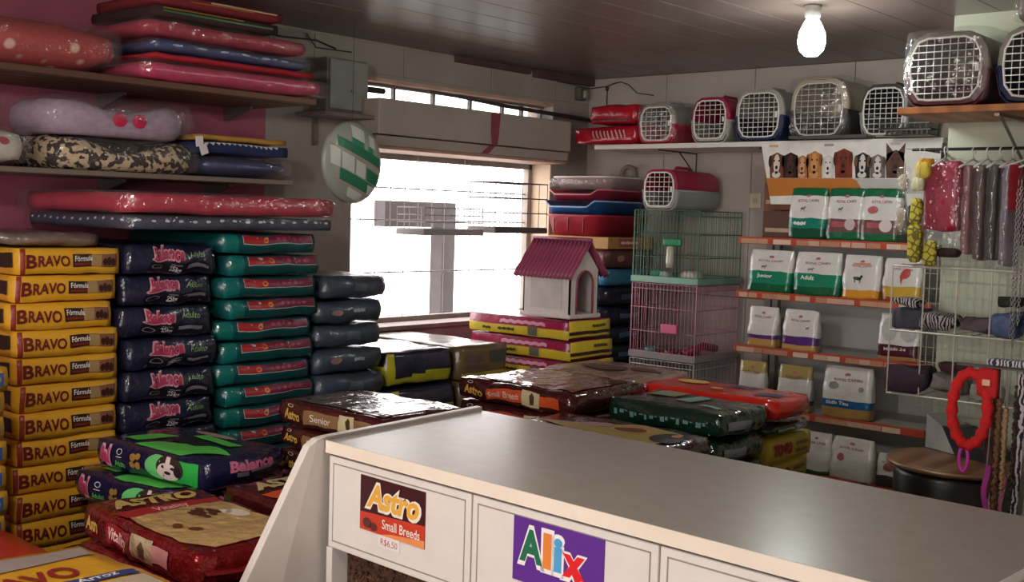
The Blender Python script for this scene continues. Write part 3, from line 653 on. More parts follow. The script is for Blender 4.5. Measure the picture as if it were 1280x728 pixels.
b = Bag(.58, .31, .045, .32, .16, .004, 10, 243)
t = sack('feed_sack', 'flat dark green sack with grey label squeezed under the red sack', 'feed sack', b, [foil('#16301f', .2, .5, 12, .6)], None, (12, 8, 4), None, [('grey_label', '#9aa09a', '+x', [rect(.1, -.5, .6, .6), rect(-.7, -.2, .0, .2)], .002)])
t.location = (-2.145, 3.655, .858)
def togo(seed):
    b = Bag(.52, .35, .092, .14, .06, .004, 9, seed+250)
    return sack('feed_sack', '', 'feed sack', b, [foil('#c9b22c', .35, .25, 12, .3)], None, (10, 10, 4), 'yellow sacks under the red one', [('lettering', '#a82a2c', '+x', [txt('TOGO', -.35, .0, .85, .8, .08)], .002), ('caption', '#8a6a2a', '+x', [scrawl(.5, .2, .35, .6), scrawl(.5, -.4, .35, .5)], .002)])
stack([togo(i) for i in range(2)], 9, -2.13, 3.665, .0952, 'yellow sack lettered in red, %s of the pile under the red sack', .008, 1.5, offs={0: (0, 0), 1: (-.02, .02)})

# ================================================================== shelves on the maroon wall and what lies on them
WOOD = mat('#7d5a44', .55, 0, .05, 60, 0, 3, 0, '#5d3f30', 'wood'); WOODL = mat('#8d8276', .55, 0, .05, 60, 0, 3, 0, '#766a5f', 'wood')
t = thing('wall_shelf', 'upper brown wooden plank shelf holding the wrapped pet beds', 'shelf', (WX, .5, 2.035))
MB().bbox(.001, 0, 0, .50, 2.62, .025, .004).build('plank', WOOD, t)
for y in (.9, 1.9, 2.5): MB().prism([(.002, -.06), (.02, -.06), (.20, -.012), (.20, -.001), (.002, -.001)], 'y', y, y+.012).build('bracket', STEEL, t)
t = thing('wall_shelf', 'middle pale plank shelf holding the leopard pet bed', 'shelf', (WX, .5, 1.692))
MB().bbox(.001, 0, 0, .50, 2.505, .02, .004).build('plank', WOODL, t)
for y in (.9, 1.9, 2.4): MB().prism([(.002, -.06), (.02, -.06), (.20, -.012), (.20, -.001), (.002, -.001)], 'y', y, y+.012).build('bracket', STEEL, t)

def pad(name, label, cat, dims, loc, m, rz=0, group=None, k=.25, pil=.25, wr=.006, seed=0, film=None, ribs=None, prints=(), n=(10, 12, 4), filmname='plastic_wrap', sag=None):
    b = Bag(*dims, k, pil, wr, 8, seed, 0, sag)
    t = thing(name, label, cat, loc, rz, group)
    me, mi = b.mesh(n); link('cushion', me, m, t, True, mi)
    for p in prints: b.print(t, *p)
    if film:
        fb = Bag(dims[0]+film, dims[1]+film, dims[2]+.006, k*.6, pil*.6, .010, 11, seed+1, 0, sag)
        me, mi = fb.mesh((10, 14, 4)); o = link(filmname, me, FILM, t, True, mi)
    return t
WR = 'pet pads stacked on the upper shelf'
pad('pet_cushion', 'red floral pet cushion at the end of the upper shelf', 'pet bed', (.46, .66, .17), (-4.08, 1.90, 2.061), mat('#b03a38', .8, 0, .2, 200, .1, 13, 0, '#e3b8a8', 'floral'), k=.35, pil=.5, seed=301, film=.02)
pad('pet_pad', 'hot pink pet pad, lowest of the pile on the upper shelf', 'pet bed', (.54, .86, .070), (-4.06, 2.70, 2.061), cloth('#c4305c'), group=WR, seed=302, film=.03, prints=[('light_piping', '#e06a8a', '+x', [rect(-.92, -.1, .92, .12)], .002)])
pad('pet_pad', 'thin red pet pad between the pink and the blue pads', 'pet bed', (.50, .80, .030), (-4.07, 2.72, 2.137), cloth('#b02434'), group=WR, seed=303)
pad('pet_pad', 'navy blue pet pad with pale dashes on the upper shelf', 'pet bed', (.50, .76, .045), (-4.07, 2.70, 2.169), cloth('#2b3f74'), group=WR, seed=304, prints=[('pale_dashes', '#9fb0c8', '+x', [ell(-.75+.28*i, .1+.1*(i % 2), .06, .25) for i in range(6)], .003)], film=.02)
pad('pet_pad', 'crimson pet pad on top of the navy pad', 'pet bed', (.50, .78, .065), (-4.07, 2.68, 2.222), cloth('#a8243c'), group=WR, seed=305, film=.02)
for i, (c1, c2, lab) in enumerate((('#3a2320', '#2f6a3c', 'folded mat with green stripe lying on the crimson pad'), ('#7a2028', '#c9b48a', 'folded red mat with cream edge near the ceiling'))):
    t = thing('folded_mat', lab, 'mat', (-4.06, 2.62+.02*i, 2.295+.048*i), R(1-2*i))
    b = Bag(.46, .58, .044, .1, .15, .003, 8, 310+i); me, mi = b.mesh((8, 10, 4)); link('fabric', me, cloth(c1), t, True, mi)
    b.print(t, 'stripe', c2, '+x', [rect(-.9, -.2, .9, .2)] if i == 0 else [rect(-.2, .3, .9, .6)], .002)
    b.print(t, 'stripe', '#a8742c', '+x', [rect(-.9, .5, .4, .75)] if i == 0 else [rect(-.5, .0, .5, .15)], .002)
# middle shelf
def pet_bed(name, label, loc, lx, ly, h, m, inner, dip, up=False, rz=0):
    t = thing(name, label, 'pet bed', loc, rz)
    V = []; F = []; n, q = 44, 12
    for i in range(n):
        th = i*2*math.pi/n; cx, cy = math.cos(th), math.sin(th)
        e = (abs(cx)**5+abs(cy)**5)**(-1/5)
        px, py = cx*e*(lx/2-.055), cy*e*(ly/2-.055)
        front = max(0, cx)**2*math.exp(-(py/(ly*.26))**2)
        hh = h*(1-dip*front)*(1+.02*math.sin(th*9))
        for j in range(q):
            ph = j*2*math.pi/q; rr = .055*math.cos(ph)
            V.append((px+cx*rr, py+cy*rr, hh/2+hh/2*math.sin(ph)))
    for i in range(n):
        for j in range(q): F.append((i*q+j, ((i+1) % n)*q+j, ((i+1) % n)*q+(j+1) % q, i*q+(j+1) % q))
    MB().add(V, F).build('bolster', m, t, True)
    b = Bag(lx-.12, ly-.12, h*.45, .3, .3, .005, 8, int(h*1000)); me, mi = b.mesh((8, 8, 3)); link('inner_cushion', me, inner, t, True, mi)
    return t
lp = pet_bed('pet_bed', 'leopard print pet bed with raised ends on the middle shelf', (-4.08, 2.27, 1.713), .46, .62, .122, mat('#d3bd98', .9, 0, .3, 200, 0, 42, 0, '#2e1c14', 'blotch'), cloth('#3a1f22'), .45)
li = pet_bed('pet_bed', 'lilac pet bed with two pink bows on the leopard bed', (-4.06, 2.24, 1.837), .44, .58, .130, cloth('#b09bb0'), cloth('#8d6f8a'), .30)
bow = MB()
for dy in (-.033, .045):
    bow.add([(.222, dy+.03*math.cos(a), .062+.026*math.sin(a)) for a in [k*math.pi/6 for k in range(12)]]+[(.232, dy, .062)], [(k, (k+1) % 12, 12) for k in range(12)])
bow.build('bow', cloth('#c4244c'), li, True)['label'] = 'pink bow applique'
me, mi = Bag(.47, .63, .15, .35, .2, .012, 9, 321).mesh((10, 14, 6)); o = link('plastic_wrap', me, FILM, li, True, mi); o.location = (0, 0, .002)
me, mi = Bag(.48, .64, .122, .30, .15, .010, 9, 320).mesh((10, 14, 6)); o = link('plastic_wrap', me, FILM, lp, True, mi)
t = pad('pet_bed', 'white pet bed with red printed patch at the shelf end', 'pet bed', (.46, .44, .135), (-4.08, 1.665, 1.713), cloth('#cfc8c0'), k=.4, pil=.3, seed=322, film=.03,
    prints=[('red_patch', '#a8283a', '+x', [ell(.66, .45, .10, .3), ell(.45, .1, .08, .35)], .003), ('dark_outline', '#2c2624', '+x', ring(.2, .3, .16, .42, .8), .003)])
pad('pet_cushion', 'royal blue shiny pet cushion on the middle shelf', 'pet bed', (.44, .43, .088), (-4.08, 2.80, 1.713), mat('#26346e', .4, 0, .3, 14, .1, 9, .2), k=.5, pil=.55, seed=323, film=.03)
t = pad('pet_pad', 'navy pet pad with white zigzag trim on the blue cushion', 'pet bed', (.42, .45, .048), (-4.07, 2.77, 1.803), cloth('#232c58'), k=.15, pil=.12, seed=324, prints=[('zigzag_trim', '#c9cdd4', '+x', [('p', [(-.9+.12*i, .95), (-.82+.12*i, .4), (-.78+.12*i, .95)]) for i in range(14)], .003)])
t = pad('pet_pad', 'thin mustard yellow pet pad on the navy zigzag pad', 'pet bed', (.42, .44, .026), (-4.07, 2.765, 1.853), cloth('#b5883c'), k=.15, pil=.12, seed=325)
for i, (y, z, a) in enumerate(((2.545, 1.845, .1), (2.565, 1.815, .35))):
    o = MB().bbox(0, -.018, -.02, .002, .018, .02, .0005).build('price_tag', ink('#dedad8')); o.location = (-3.845, y, z); o.rotation_euler = (a, 0, .1)
    tag(o, ['small white tag against the mustard pad by the lilac bed', 'small white tag hanging over the navy zigzag pad'][i], 'tag', 'white tags on the middle shelf')
# wrapped mattresses resting on the navy and teal stacks
pad('pet_mattress', 'navy polka dot pet mattress lying on the navy and teal stacks', 'pet bed', (.74, .92, .050), (-3.92, 2.53, 1.508), cloth('#2b3350'), seed=331, k=.12, pil=.1, film=.02, prints=[('white_dots', '#c9cdd8', '+x', [ell(-.93+.124*i, .35-.5*(i % 2)*0, .022, .2) for i in range(16)], .003), ('white_dots', '#c9cdd8', '-y', [ell(-.9+.15*i, .35, .022, .2) for i in range(13)], .003)])
pad('pet_mattress', 'red plastic wrapped pet mattress on the navy polka dot mattress', 'pet bed', (.76, .93, .078), (-3.91, 2.52, 1.562), mat('#bd2440', .4, 0, .4, 12, .1, 9, .3), seed=332, k=.15, pil=.15, film=.05, wr=.010)
pad('plastic_bundle', 'clear crumpled plastic bundle on top of the yellow stack', 'plastic wrap', (.60, .38, .055), (-3.95, 1.865, 1.442), mat('#75675f', .3, 0, .8, 14, .1, 9, .5), seed=333, k=.3, pil=.3, wr=.014)

# round hanging display with printed packs
t = thing('hanging_display', 'round hanging display printed with green and white packs beside window', 'display', (-3.86, 3.33, 1.805)); t.rotation_euler = (0, 0, R(4))
V = [(.036, 0, 0)]; F = []; n = 36
prof = [(.06, .034), (.10, .030), (.14, .024), (.17, .014), (.182, 0), (.17, -.014), (.10, -.026)]
for r, x in prof: V += [(x, r*math.cos(k*2*math.pi/n), r*math.sin(k*2*math.pi/n)) for k in range(n)]
V.append((-.03, 0, 0)); L = len(V)-1; F += [(0, 1+k, 1+(k+1) % n) for k in range(n)]+[(L, 1+(len(prof)-1)*n+(k+1) % n, 1+(len(prof)-1)*n+k) for k in range(n)]
for i in range(len(prof)-1): F += [(1+i*n+k, 1+i*n+n+k, 1+i*n+n+(k+1) % n, 1+i*n+(k+1) % n) for k in range(n)]
MB().add(V, F).build('disc', foil('#a8aca4', .35, .3, 16, .3), t, True)
def dm(off):
    pr = [(0, .036), (.06, .034), (.10, .030), (.14, .024), (.17, .014), (.182, 0), (.3, -.05)]
    def f(u, v):
        r = math.hypot(u, v)
        if r > .176: u, v, r = u*.176/r, v*.176/r, .176
        for (a, p), (b, q) in zip(pr, pr[1:]):
            if r <= b: return Vector((p+(q-p)*(r-a)/(b-a)+off*.6, u, v))
    return f
sl = -.35
def sp(x0, x1, y0, y1): return ('p', [(x0, y0+sl*x0), (x1, y0+sl*x1), (x1, y1+sl*x1), (x0, y1+sl*x1*0+sl*x0)])
deco('green_print', ink('#1f7a58'), [sp(-.11, .15, .03, .075), sp(-.10, .10, -.11, -.06), sp(.06, .15, -.055, .0)], dm(.004), t)
deco('green_print', ink('#2c8f68'), [sp(-.03, .04, .075, .10), sp(.07, .10, .07, .10)], dm(.004), t)
deco('white_pack', ink('#d5d8d0'), [sp(-.03, .045, .10, .155), sp(.075, .115, .10, .15), sp(-.15, -.10, -.06, .02), sp(-.09, -.02, -.055, .015), sp(-.01, .05, -.055, .01), sp(.07, .12, -.12, -.07), sp(-.05, .04, -.165, -.125)], dm(.005), t)
deco('shelf_line', ink('#b0a08c'), [sp(-.15, .16, .018, .03), sp(-.13, .12, -.125, -.112)], dm(.006), t)
MB().tube([(0, 0, .18), (0, 0, .63)], .001, 4).build('string', WIRE_D, t)

# ================================================================== dog house on the magenta stack
t = thing('dog_house', 'white plastic dog house with ribbed mauve roof on the magenta stack', 'dog house', (-3.60, 4.50, 1.094))
HW, HD, HE, HR = .30, .23, .235, .375
CREAMP = plastic('#d9d0c8'); MAUVE = mat('#a04a68', .4, 0, .1, 30, .08, 9)
hb = MB(); th = .008
hb.box(-HW/2, -HD/2, .02, HW/2, -HD/2+th, HE); hb.box(-HW/2, HD/2-th, .02, HW/2, HD/2, HE); hb.box(-HW/2, -HD/2, .008, HW/2, HD/2, .02)
hb.prism([(-HD/2, .02), (HD/2, .02), (HD/2, HE), (0, HR-.02), (-HD/2, HE)], 'x', -HW/2, -HW/2+th)
hb.build('walls', CREAMP, t)
# gable wall with an arched doorway
arch = [(-.065, .02), (-.065, .17)]+[(.065*math.cos(a), .17+.065*math.sin(a)) for a in [math.pi-k*math.pi/8 for k in range(1, 8)]]+[(.065, .17), (.065, .02)]
gm = MB(); poly = [(-HD/2, .02)]+arch+[(HD/2, .02), (HD/2, HE), (0, HR-.02), (-HD/2, HE)]
gm.prism(poly, 'x', HW/2-th, HW/2); gm.build('gable_wall', CREAMP, t)
ar = MB(); ar.tube([(HW/2+.002, y, z) for y, z in arch], .006, 6); ar.build('door_arch', MAUVE, t, True)
for sgn in (-1, 1):
    rf = MB(); a = Vector((0, sgn*(HD/2+.04), HE-.035)); b2 = Vector((0, 0, HR+.005))
    nrm = Vector((0, sgn*(b2.z-a.z), abs(a.y))).normalized()
    nr = 15; x0, x1 = -HW/2-.035, HW/2+.035; V = []; F = []
    for i in range(nr*4+1):
        x = x0+(x1-x0)*i/(nr*4); h = .007*math.sin(i*math.pi/2)+.004
        for j in range(6):
            p = a.lerp(b2, j/5); hh = h+(.004 if j % 2 else 0)
            V.append((x, p.y+nrm.y*hh, p.z+nrm.z*hh))
    for i in range(nr*4):
        for j in range(5): F.append((i*6+j, i*6+6+j, i*6+7+j, i*6+j+1))
    rf.add(V, F).build('roof_panel', MAUVE, t, True, .008)
MB().tube([(-HW/2-.035, 0, HR+.014), (HW/2+.035, 0, HR+.014)], .010, 8).build('roof_ridge', MAUVE, t, True)
MB().bbox(-HW/2-.012, -HD/2-.012, 0, HW/2+.012, HD/2+.012, .022, .006).build('base', CREAMP, t)
MB().box(-.10, -HD/2-.002, .045, .10, -HD/2+.001, .20).build('side_panel', mat('#c9bdb8', .5), t)

# ================================================================== pile in the corner: sacks, box and stacked trays
def blk(seed):
    b = Bag(.44, .44, .11, .25, .12, .008, 9, seed+340)
    return sack('feed_sack', '', 'feed sack', b, [foil('#1a2236', .3, .4, 12, .4)], None, (8, 8, 4), 'midnight blue sacks in the corner', [('pale_print', '#5a7a9c', '+x', [rect(-.4, -.3, .5, .3)], .002)])
stack([blk(i) for i in range(2)], 11, -3.99, 5.34, .11, 'midnight blue sack in the corner behind dog house, %s of its pile', .01, 2)
t = pad('feed_pack', 'sky blue pack in the corner behind the dog house', 'feed pack', (.44, .40, .10), (-3.99, 5.34, 1.212), foil('#3a86ac', .3), seed=345, k=.2, pil=.1); t.children[0].name = 'pack_body'
t = pad('feed_pack', 'brown printed pack with pale house drawing in the corner pile', 'feed pack', (.44, .42, .105), (-3.99, 5.34, 1.314), foil('#6a3a38', .35), seed=346, k=.15, pil=.1,
    prints=[('house_outline', '#b08a7c', '+x', [('p', [(.1, -.6), (.16, -.6), (.16, .2), (.1, .2)]), ('p', [(.6, -.6), (.66, -.6), (.66, .2), (.6, .2)]), ('p', [(.05, .15), (.38, .85), (.38, .65), (.12, .1)]), ('p', [(.71, .15), (.38, .85), (.38, .65), (.64, .1)]), ell(-.5, .0, .15, .4)], .002)]); t.children[0].name = 'pack_body'
t = thing('cardboard_box', 'yellow and tan printed carton under the red tub', 'box', (-3.99, 5.34, 1.421))
MB().bbox(-.22, -.22, 0, .22, .22, .066, .004).build('carton', mat('#b58a4c', .6, 0, .1, 40, .1, 8), t)
deco('red_label', ink('#b5484c'), [rect(-.12, -.02, .08, .024)], plane_map((.221, 0, .033), (0, 1, 0), (0, 0, 1)), t); deco('yellow_mark', ink('#d9a42c'), [rect(.13, -.032, .19, .032)], plane_map((.2212, 0, .033), (0, 1, 0), (0, 0, 1)), t)
deco('lettering', ink('#ecd8d0'), [scrawl(-.02, .002, .02, .17)], plane_map((.2216, 0, .033), (0, 1, 0), (0, 0, 1)), t)
def tray(name, label, loc, lx, ly, h, hexc, rim, notch=True, wrap=False):
    t = thing(name, label, 'tray', loc)
    out = MB(); n = 40; V = []; F = []
    def ringpts(s, z, dip=0):
        r = []
        for i in range(n):
            a = (i+.5)*2*math.pi/n; c, q = math.cos(a), math.sin(a); e = (abs(c)**7+abs(q)**7)**(-1/7)
            zz = z
            if dip and q < -.5 and abs(c*e) < .62: zz = z-dip
            r.append((c*e*lx/2*s, q*e*ly/2*s, zz))
        return r
    rings = [ringpts(.84, .004), ringpts(.86, 0), ringpts(.97, h*.97, h*.45 if notch else 0), ringpts(1.0, h, h*.45 if notch else 0), ringpts(1.0, h-.008, h*.45 if notch else 0), ringpts(.965, h-.008, h*.45 if notch else 0), ringpts(.82, .012)]
    for rr in rings: V += rr
    for i in range(len(rings)-1): F += [(i*n+k, i*n+(k+1) % n, (i+1)*n+(k+1) % n, (i+1)*n+k) for k in range(n)]
    F += [tuple(range(n)), tuple(range(len(V)-n, len(V)))[::-1]]
    out.add(V, F).build('tray_body', plastic(hexc, .3), t, True)
    rm = MB(); p = ringpts(1.0, h, h*.45 if notch else 0); rm.tube(p+[p[0], p[1]], .005, 6, cap=False); rm.build('rim', plastic(rim, .3), t, True)
    if wrap:
        me, mi = Bag(lx+.03, ly+.03, h+.02, .3, .2, .012, 9, 350).mesh((8, 8, 4)); link('plastic_wrap', me, FILM, t, True, mi)
    return t
t = tray('storage_tub', 'deep red plastic tub under the blue tray', (-4.03, 5.34, 1.489), .42, .48, .115, '#a8283c', '#a8283c', False)
for dx in (-.12, -.02, .09): MB().box(dx, -.238, .02, dx+.004, -.2285, .095).build('rib', plastic('#7d1c2c'), t)
tray('litter_tray', 'blue plastic litter tray stacked on the red tub', (-4.03, 5.33, 1.61), .43, .50, .075, '#2f5f9a', '#8fb0d4')
tray('litter_tray', 'red plastic litter tray stacked on the blue tray', (-4.02, 5.34, 1.688), .42, .48, .062, '#a8344a', '#c47a86')
tray('litter_tray', 'white rimmed litter tray wrapped in plastic on top of the trays', (-4.00, 5.36, 1.752), .44, .46, .07, '#b09a96', '#e0d8d2', False, True)
t = thing('arched_handle', 'grey arched handle standing behind the wrapped tray', 'handle', (-3.98, 5.58, 1.80))
MB().tube([(-.045, 0, -.05), (-.045, 0, .06)]+[(.045*math.cos(a), 0, .06+.04*math.sin(a)) for a in [math.pi-k*math.pi/8 for k in range(1, 8)]]+[(.045, 0, .06), (.045, 0, -.05)], .014, 8).build('grip', mat('#80706c', .5), t, True)

# ================================================================== pet carriers
def carrier(label, loc, W, D, H, top, bot, door='#dcd8d2', group=None, wrap=False, rz=0, nb=7, mb_=8):
    t = thing('pet_carrier', label, 'pet carrier', loc, rz, group)
    h2 = .47*H
    upr = [(.50, h2), (.49, .62*H), (.45, .80*H), (.37, .93*H), (.26, .99*H), (0, H)]
    low = [(.50, h2), (.48, .30*H), (.44, .12*H), (.37, .03*H), (.28, 0), (0, 0)]
    def arc(pr): return [(a*W, z) for a, z in pr]+[(-a*W, z) for a, z in pr[-2::-1]]
    def shell(pr, m, name):
        pts = arc(pr); V = []; F = []; n = len(pts)
        ysc = [(0, 1), (.012, 1.03), (.03, 1.03), (.04, 1), (D*.3, 1), (D*.34, 1.02), (D*.62, 1.02), (D*.66, 1), (D*.88, .99), (D*.96, .94), (D, .80)]
        for y, s in ysc: V += [(x*s, y, h2+(z-h2)*(s if s < 1 else 1)) for x, z in pts]
        V.append((0, D, h2)); L = len(V)-1
        for i in range(len(ysc)-1): F += [(i*n+k, i*n+n+k, i*n+n+k+1, i*n+k+1) for k in range(n-1)]
        F += [((len(ysc)-1)*n+k, L, (len(ysc)-1)*n+k+1) for k in range(n-1)]
        MB().add(V, F).build(name, m, t, True, .004)
    shell(low, plastic(bot, .4), 'bottom_shell'); shell(upr, plastic(top, .4), 'top_shell')
    rm = MB(); rm.tube([(W*.505, .0, h2), (W*.505, D*.9, h2), (W*.4, D, h2), (-W*.4, D, h2), (-W*.505, D*.9, h2), (-W*.505, 0, h2)], .006, 6); rm.build('seam_rim', plastic(bot, .4), t, True)
    hd = MB(); hd.tube([(0, D*.3, H-.003), (0, D*.33, H+.014), (0, D*.6, H+.014), (0, D*.63, H-.003)], .009, 8); hd.build('handle', plastic(top, .4), t, True)
    oct_ = [(.47, .50*H), (.455, .72*H), (.37, .90*H), (.24, .955*H), (-.24, .955*H), (-.37, .90*H), (-.455, .72*H), (-.47, .50*H), (-.44, .22*H), (-.34, .07*H), (-.22, .045*H), (.22, .045*H), (.34, .07*H), (.44, .22*H)]
    oc = [(a*W*.90, .5*H+(z-.5*H)*.92) for a, z in oct_]
    fo = [(a*W*1.06, .5*H+(z-.5*H)*1.04) for a, z in oct_]; n14 = len(oc); ff = MB()
    for i in range(n14):
        j = (i+1) % n14
        ff.add([(fo[i][0], .001, fo[i][1]), (fo[j][0], .001, fo[j][1]), (oc[j][0], -.003, oc[j][1]), (oc[i][0], -.003, oc[i][1])], [(0, 1, 2, 3)], 0 if (fo[i][1]+fo[j][1])/2 > h2 else 1)
    ff.build('front_collar', [plastic(top, .4), plastic(bot, .4)], t)
    d = MB(); yd = -.006
    d.tube([(x, yd, z) for x, z in oc]+[(oc[0][0], yd, oc[0][1]), (oc[1][0], yd, oc[1][1])], .0048, 6, cap=False)
    def span(val, ax):
        hits = []
        for (a, b) in zip(oc, oc[1:]+oc[:1]):
            p, q = (a, b) if ax == 0 else ((a[1], a[0]), (b[1], b[0]))
            if (p[0]-val)*(q[0]-val) < 0: hits.append(p[1]+(q[1]-p[1])*(val-p[0])/(q[0]-p[0]))
        return (min(hits), max(hits)) if len(hits) >= 2 else None
    for i in range(1, nb+1):
        x = (-.47*W+.94*W*i/(nb+1))*.9; s = span(x, 0)
        if s: d.tube([(x, yd, s[0]), (x, yd, s[1])], .0020, 5)
    for i in range(1, mb_+1):
        z = .5*H+(.91*H*i/(mb_+1)-.455*H)*.92; s = span(z, 1)
        if s: d.tube([(s[0], yd-.003, z), (s[1], yd-.003, z)], .0020, 5)
    do = d.build('wire_door', plastic(door, .4), t, True)
    MB().bbox(.36*W, -.018, .44*H, .41*W, -.0095, .56*H, .002).build('latch', plastic(door, .4), do)
    if wrap:
        b = Bag(W+.03, D+.05, H+.02, .3, .05, .012, 10, int(W*1000)); me, mi = b.mesh((10, 12, 8)); o = link('plastic_wrap', me, FILM, t, True, mi); o.location = (0, D/2, 0)
    return t
# white shelf on the back wall
t = thing('wall_shelf', 'long white shelf on the back wall carrying pet carriers', 'shelf', (-3.95, 5.20, 1.978))
MB().bbox(0, 0, 0, 1.98, .448, .026, .003).build('plank', mat('#d9d2c8', .5, 0, .05, 60, .05, 8), t)
for x in (.40, 1.02, 1.75):
    bk = MB(); bk.tube([(x, .44, -.004), (x, .05, -.004)], .0035, 6); bk.tube([(x, .44, -.004), (x, .44, -.15)], .0035, 6); bk.tube([(x, .44, -.13), (x, .26, -.005)], .0035, 6); bk.build('bracket', WIRE_D, t)
ZS = 2.006; G = 'carriers on the white shelf'
carrier('small grey topped carrier with red base beside the red packs', (-3.54, 5.21, ZS), .23, .42, .212, '#9d9890', '#b02434', group=G, wrap=True, nb=5, mb_=6)
carrier('small carrier with magenta top and grey base on white shelf', (-3.205, 5.21, ZS), .225, .42, .235, '#9c2148', '#9d9a94', group=G, nb=5, mb_=7)
carrier('carrier with grey top and navy base on the white shelf', (-2.92, 5.21, ZS), .27, .42, .262, '#a09a92', '#1d2748', group=G, nb=7, mb_=8)
carrier('large beige and black carrier wrapped in clear plastic on white shelf', (-2.60, 5.22, ZS), .30, .42, .30, '#b3a68c', '#211a1b', '#c9c4c0', group=G, wrap=True, nb=6, mb_=8)
carrier('charcoal topped carrier with grey base at end of white shelf', (-2.265, 5.21, ZS), .23, .42, .255, '#4a4648', '#8d8a86', group=G, nb=6, mb_=8)
carrier('carrier with magenta top and grey base standing on the wire cage', (-3.45, 5.13, 1.648), .215, .46, .215, '#a01c46', '#9a9c98', nb=5, mb_=6)
# red wrapped packs on the left end of the shelf
for i, (sz, loc, lab) in enumerate((((.46, .40, .11), (-3.90, 5.42, ZS), 'lower red plastic wrapped pack on the white shelf end'), ((.34, .38, .12), (-3.86, 5.42, ZS+.113), 'upper glossy red pack on the white shelf end'))):
    t = thing('wrapped_pack', lab, 'pack', loc, 0, 'red packs on the white shelf')
    b = Bag(*sz, .25, .2, .008, 11, 360+i); me, mi = b.mesh((12, 10, 6)); link('pack_body', me, mat('#b3182c', .22, 0, .5, 12, .1, 9, .6), t, True, mi)
    if i == 0: b.print(t, 'silver_stripes', '#c9a8b0', '-y', [('p', [(-.3+.12*k, -.5), (-.26+.12*k, -.5), (-.34+.12*k, .6), (-.38+.12*k, .6)]) for k in range(9)], .003)
    else: b.print(t, 'dark_print', '#5a1420', '-y', [rect(-.85, -.9, .85, -.6)], .003)
# slatted rack and dark trays at the front of the shelf
t = thing('slatted_rack', 'dark slatted plastic rack lying flat before the beige carrier', 'rack', (-2.70, 5.215, ZS+.0))
MB().box(0, -.10, 0, .40, -.09, .014).build('rail', mat('#4a4440', .6), t); MB().box(0, -.012, 0, .40, 0, .014).build('rail', mat('#4a4440', .6), t)
for k in range(15): MB().prism([(.008+.026*k, -.09), (.018+.026*k, -.09), (.026+.026*k, -.012), (.016+.026*k, -.012)], 'z', .001, .012).build('slat', mat('#6a635c', .6), t)
for i, (x0, x1, z, c, lab) in enumerate(((-2.20, -1.985, ZS, '#3a3230', 'lower dark plastic tray at the end of the white shelf'), (-2.23, -1.99, ZS+.03, '#2c2726', 'upper dark plastic tray at the end of the white shelf'))):
    t = thing('flat_tray', lab, 'tray', ((x0+x1)/2, 5.165, z), 0, 'dark trays on the white shelf'); hw = (x1-x0)/2
    MB().bbox(-hw, -.09, 0, hw, .03, .006, .002).build('tray_floor', plastic(c), t)
    for k in range(9): MB().box(-hw+.01+k*(2*hw-.03)/8, -.092, .006, -hw+.018+k*(2*hw-.03)/8, -.088, .024).build('slat', plastic(c), t)
    MB().box(-hw, -.094, .024, hw, -.084, .029).build('rim', plastic('#6a625c'), t)
# wooden shelf on the nearer wall
t = thing('wall_shelf', 'light wooden shelf on metal brackets on the pale green wall', 'shelf', (-1.775, 4.20, 2.015))
MB().bbox(0, 0, 0, 1.5, .418, .026, .003).build('plank', mat('#b5723c', .5, 0, .05, 60, 0, 3, 0, '#9a5a2c', 'wood'), t)
for x in (.34, 1.1):
    bk = MB(); bk.box(x, .05, -.012, x+.018, .415, -.001); bk.box(x, .403, -.20, x+.018, .415, -.01); bk.tube([(x+.009, .405, -.18), (x+.009, .10, -.012)], .006, 6); bk.build('bracket', STEEL, t)
G = 'carriers on the wooden shelf'
carrier('large grey topped carrier with maroon base on the wooden shelf', (-1.605, 4.215, 2.042), .305, .40, .27, '#7f7a70', '#5a222e', group=G, wrap=True, nb=8, mb_=8)
carrier('large grey topped carrier with navy base on the wooden shelf', (-1.27, 4.215, 2.042), .305, .40, .27, '#8a857c', '#1c2446', group=G, nb=8, mb_=8)
t = pad('wrapped_bundle', 'pale bundle in clear plastic on the navy based carrier', 'bundle', (.26, .34, .10), (-1.25, 4.40, 2.328), mat('#8d7a76', .4, 0, .5, 14, .1, 9, .3), k=.3, pil=.2, seed=371, film=.02)

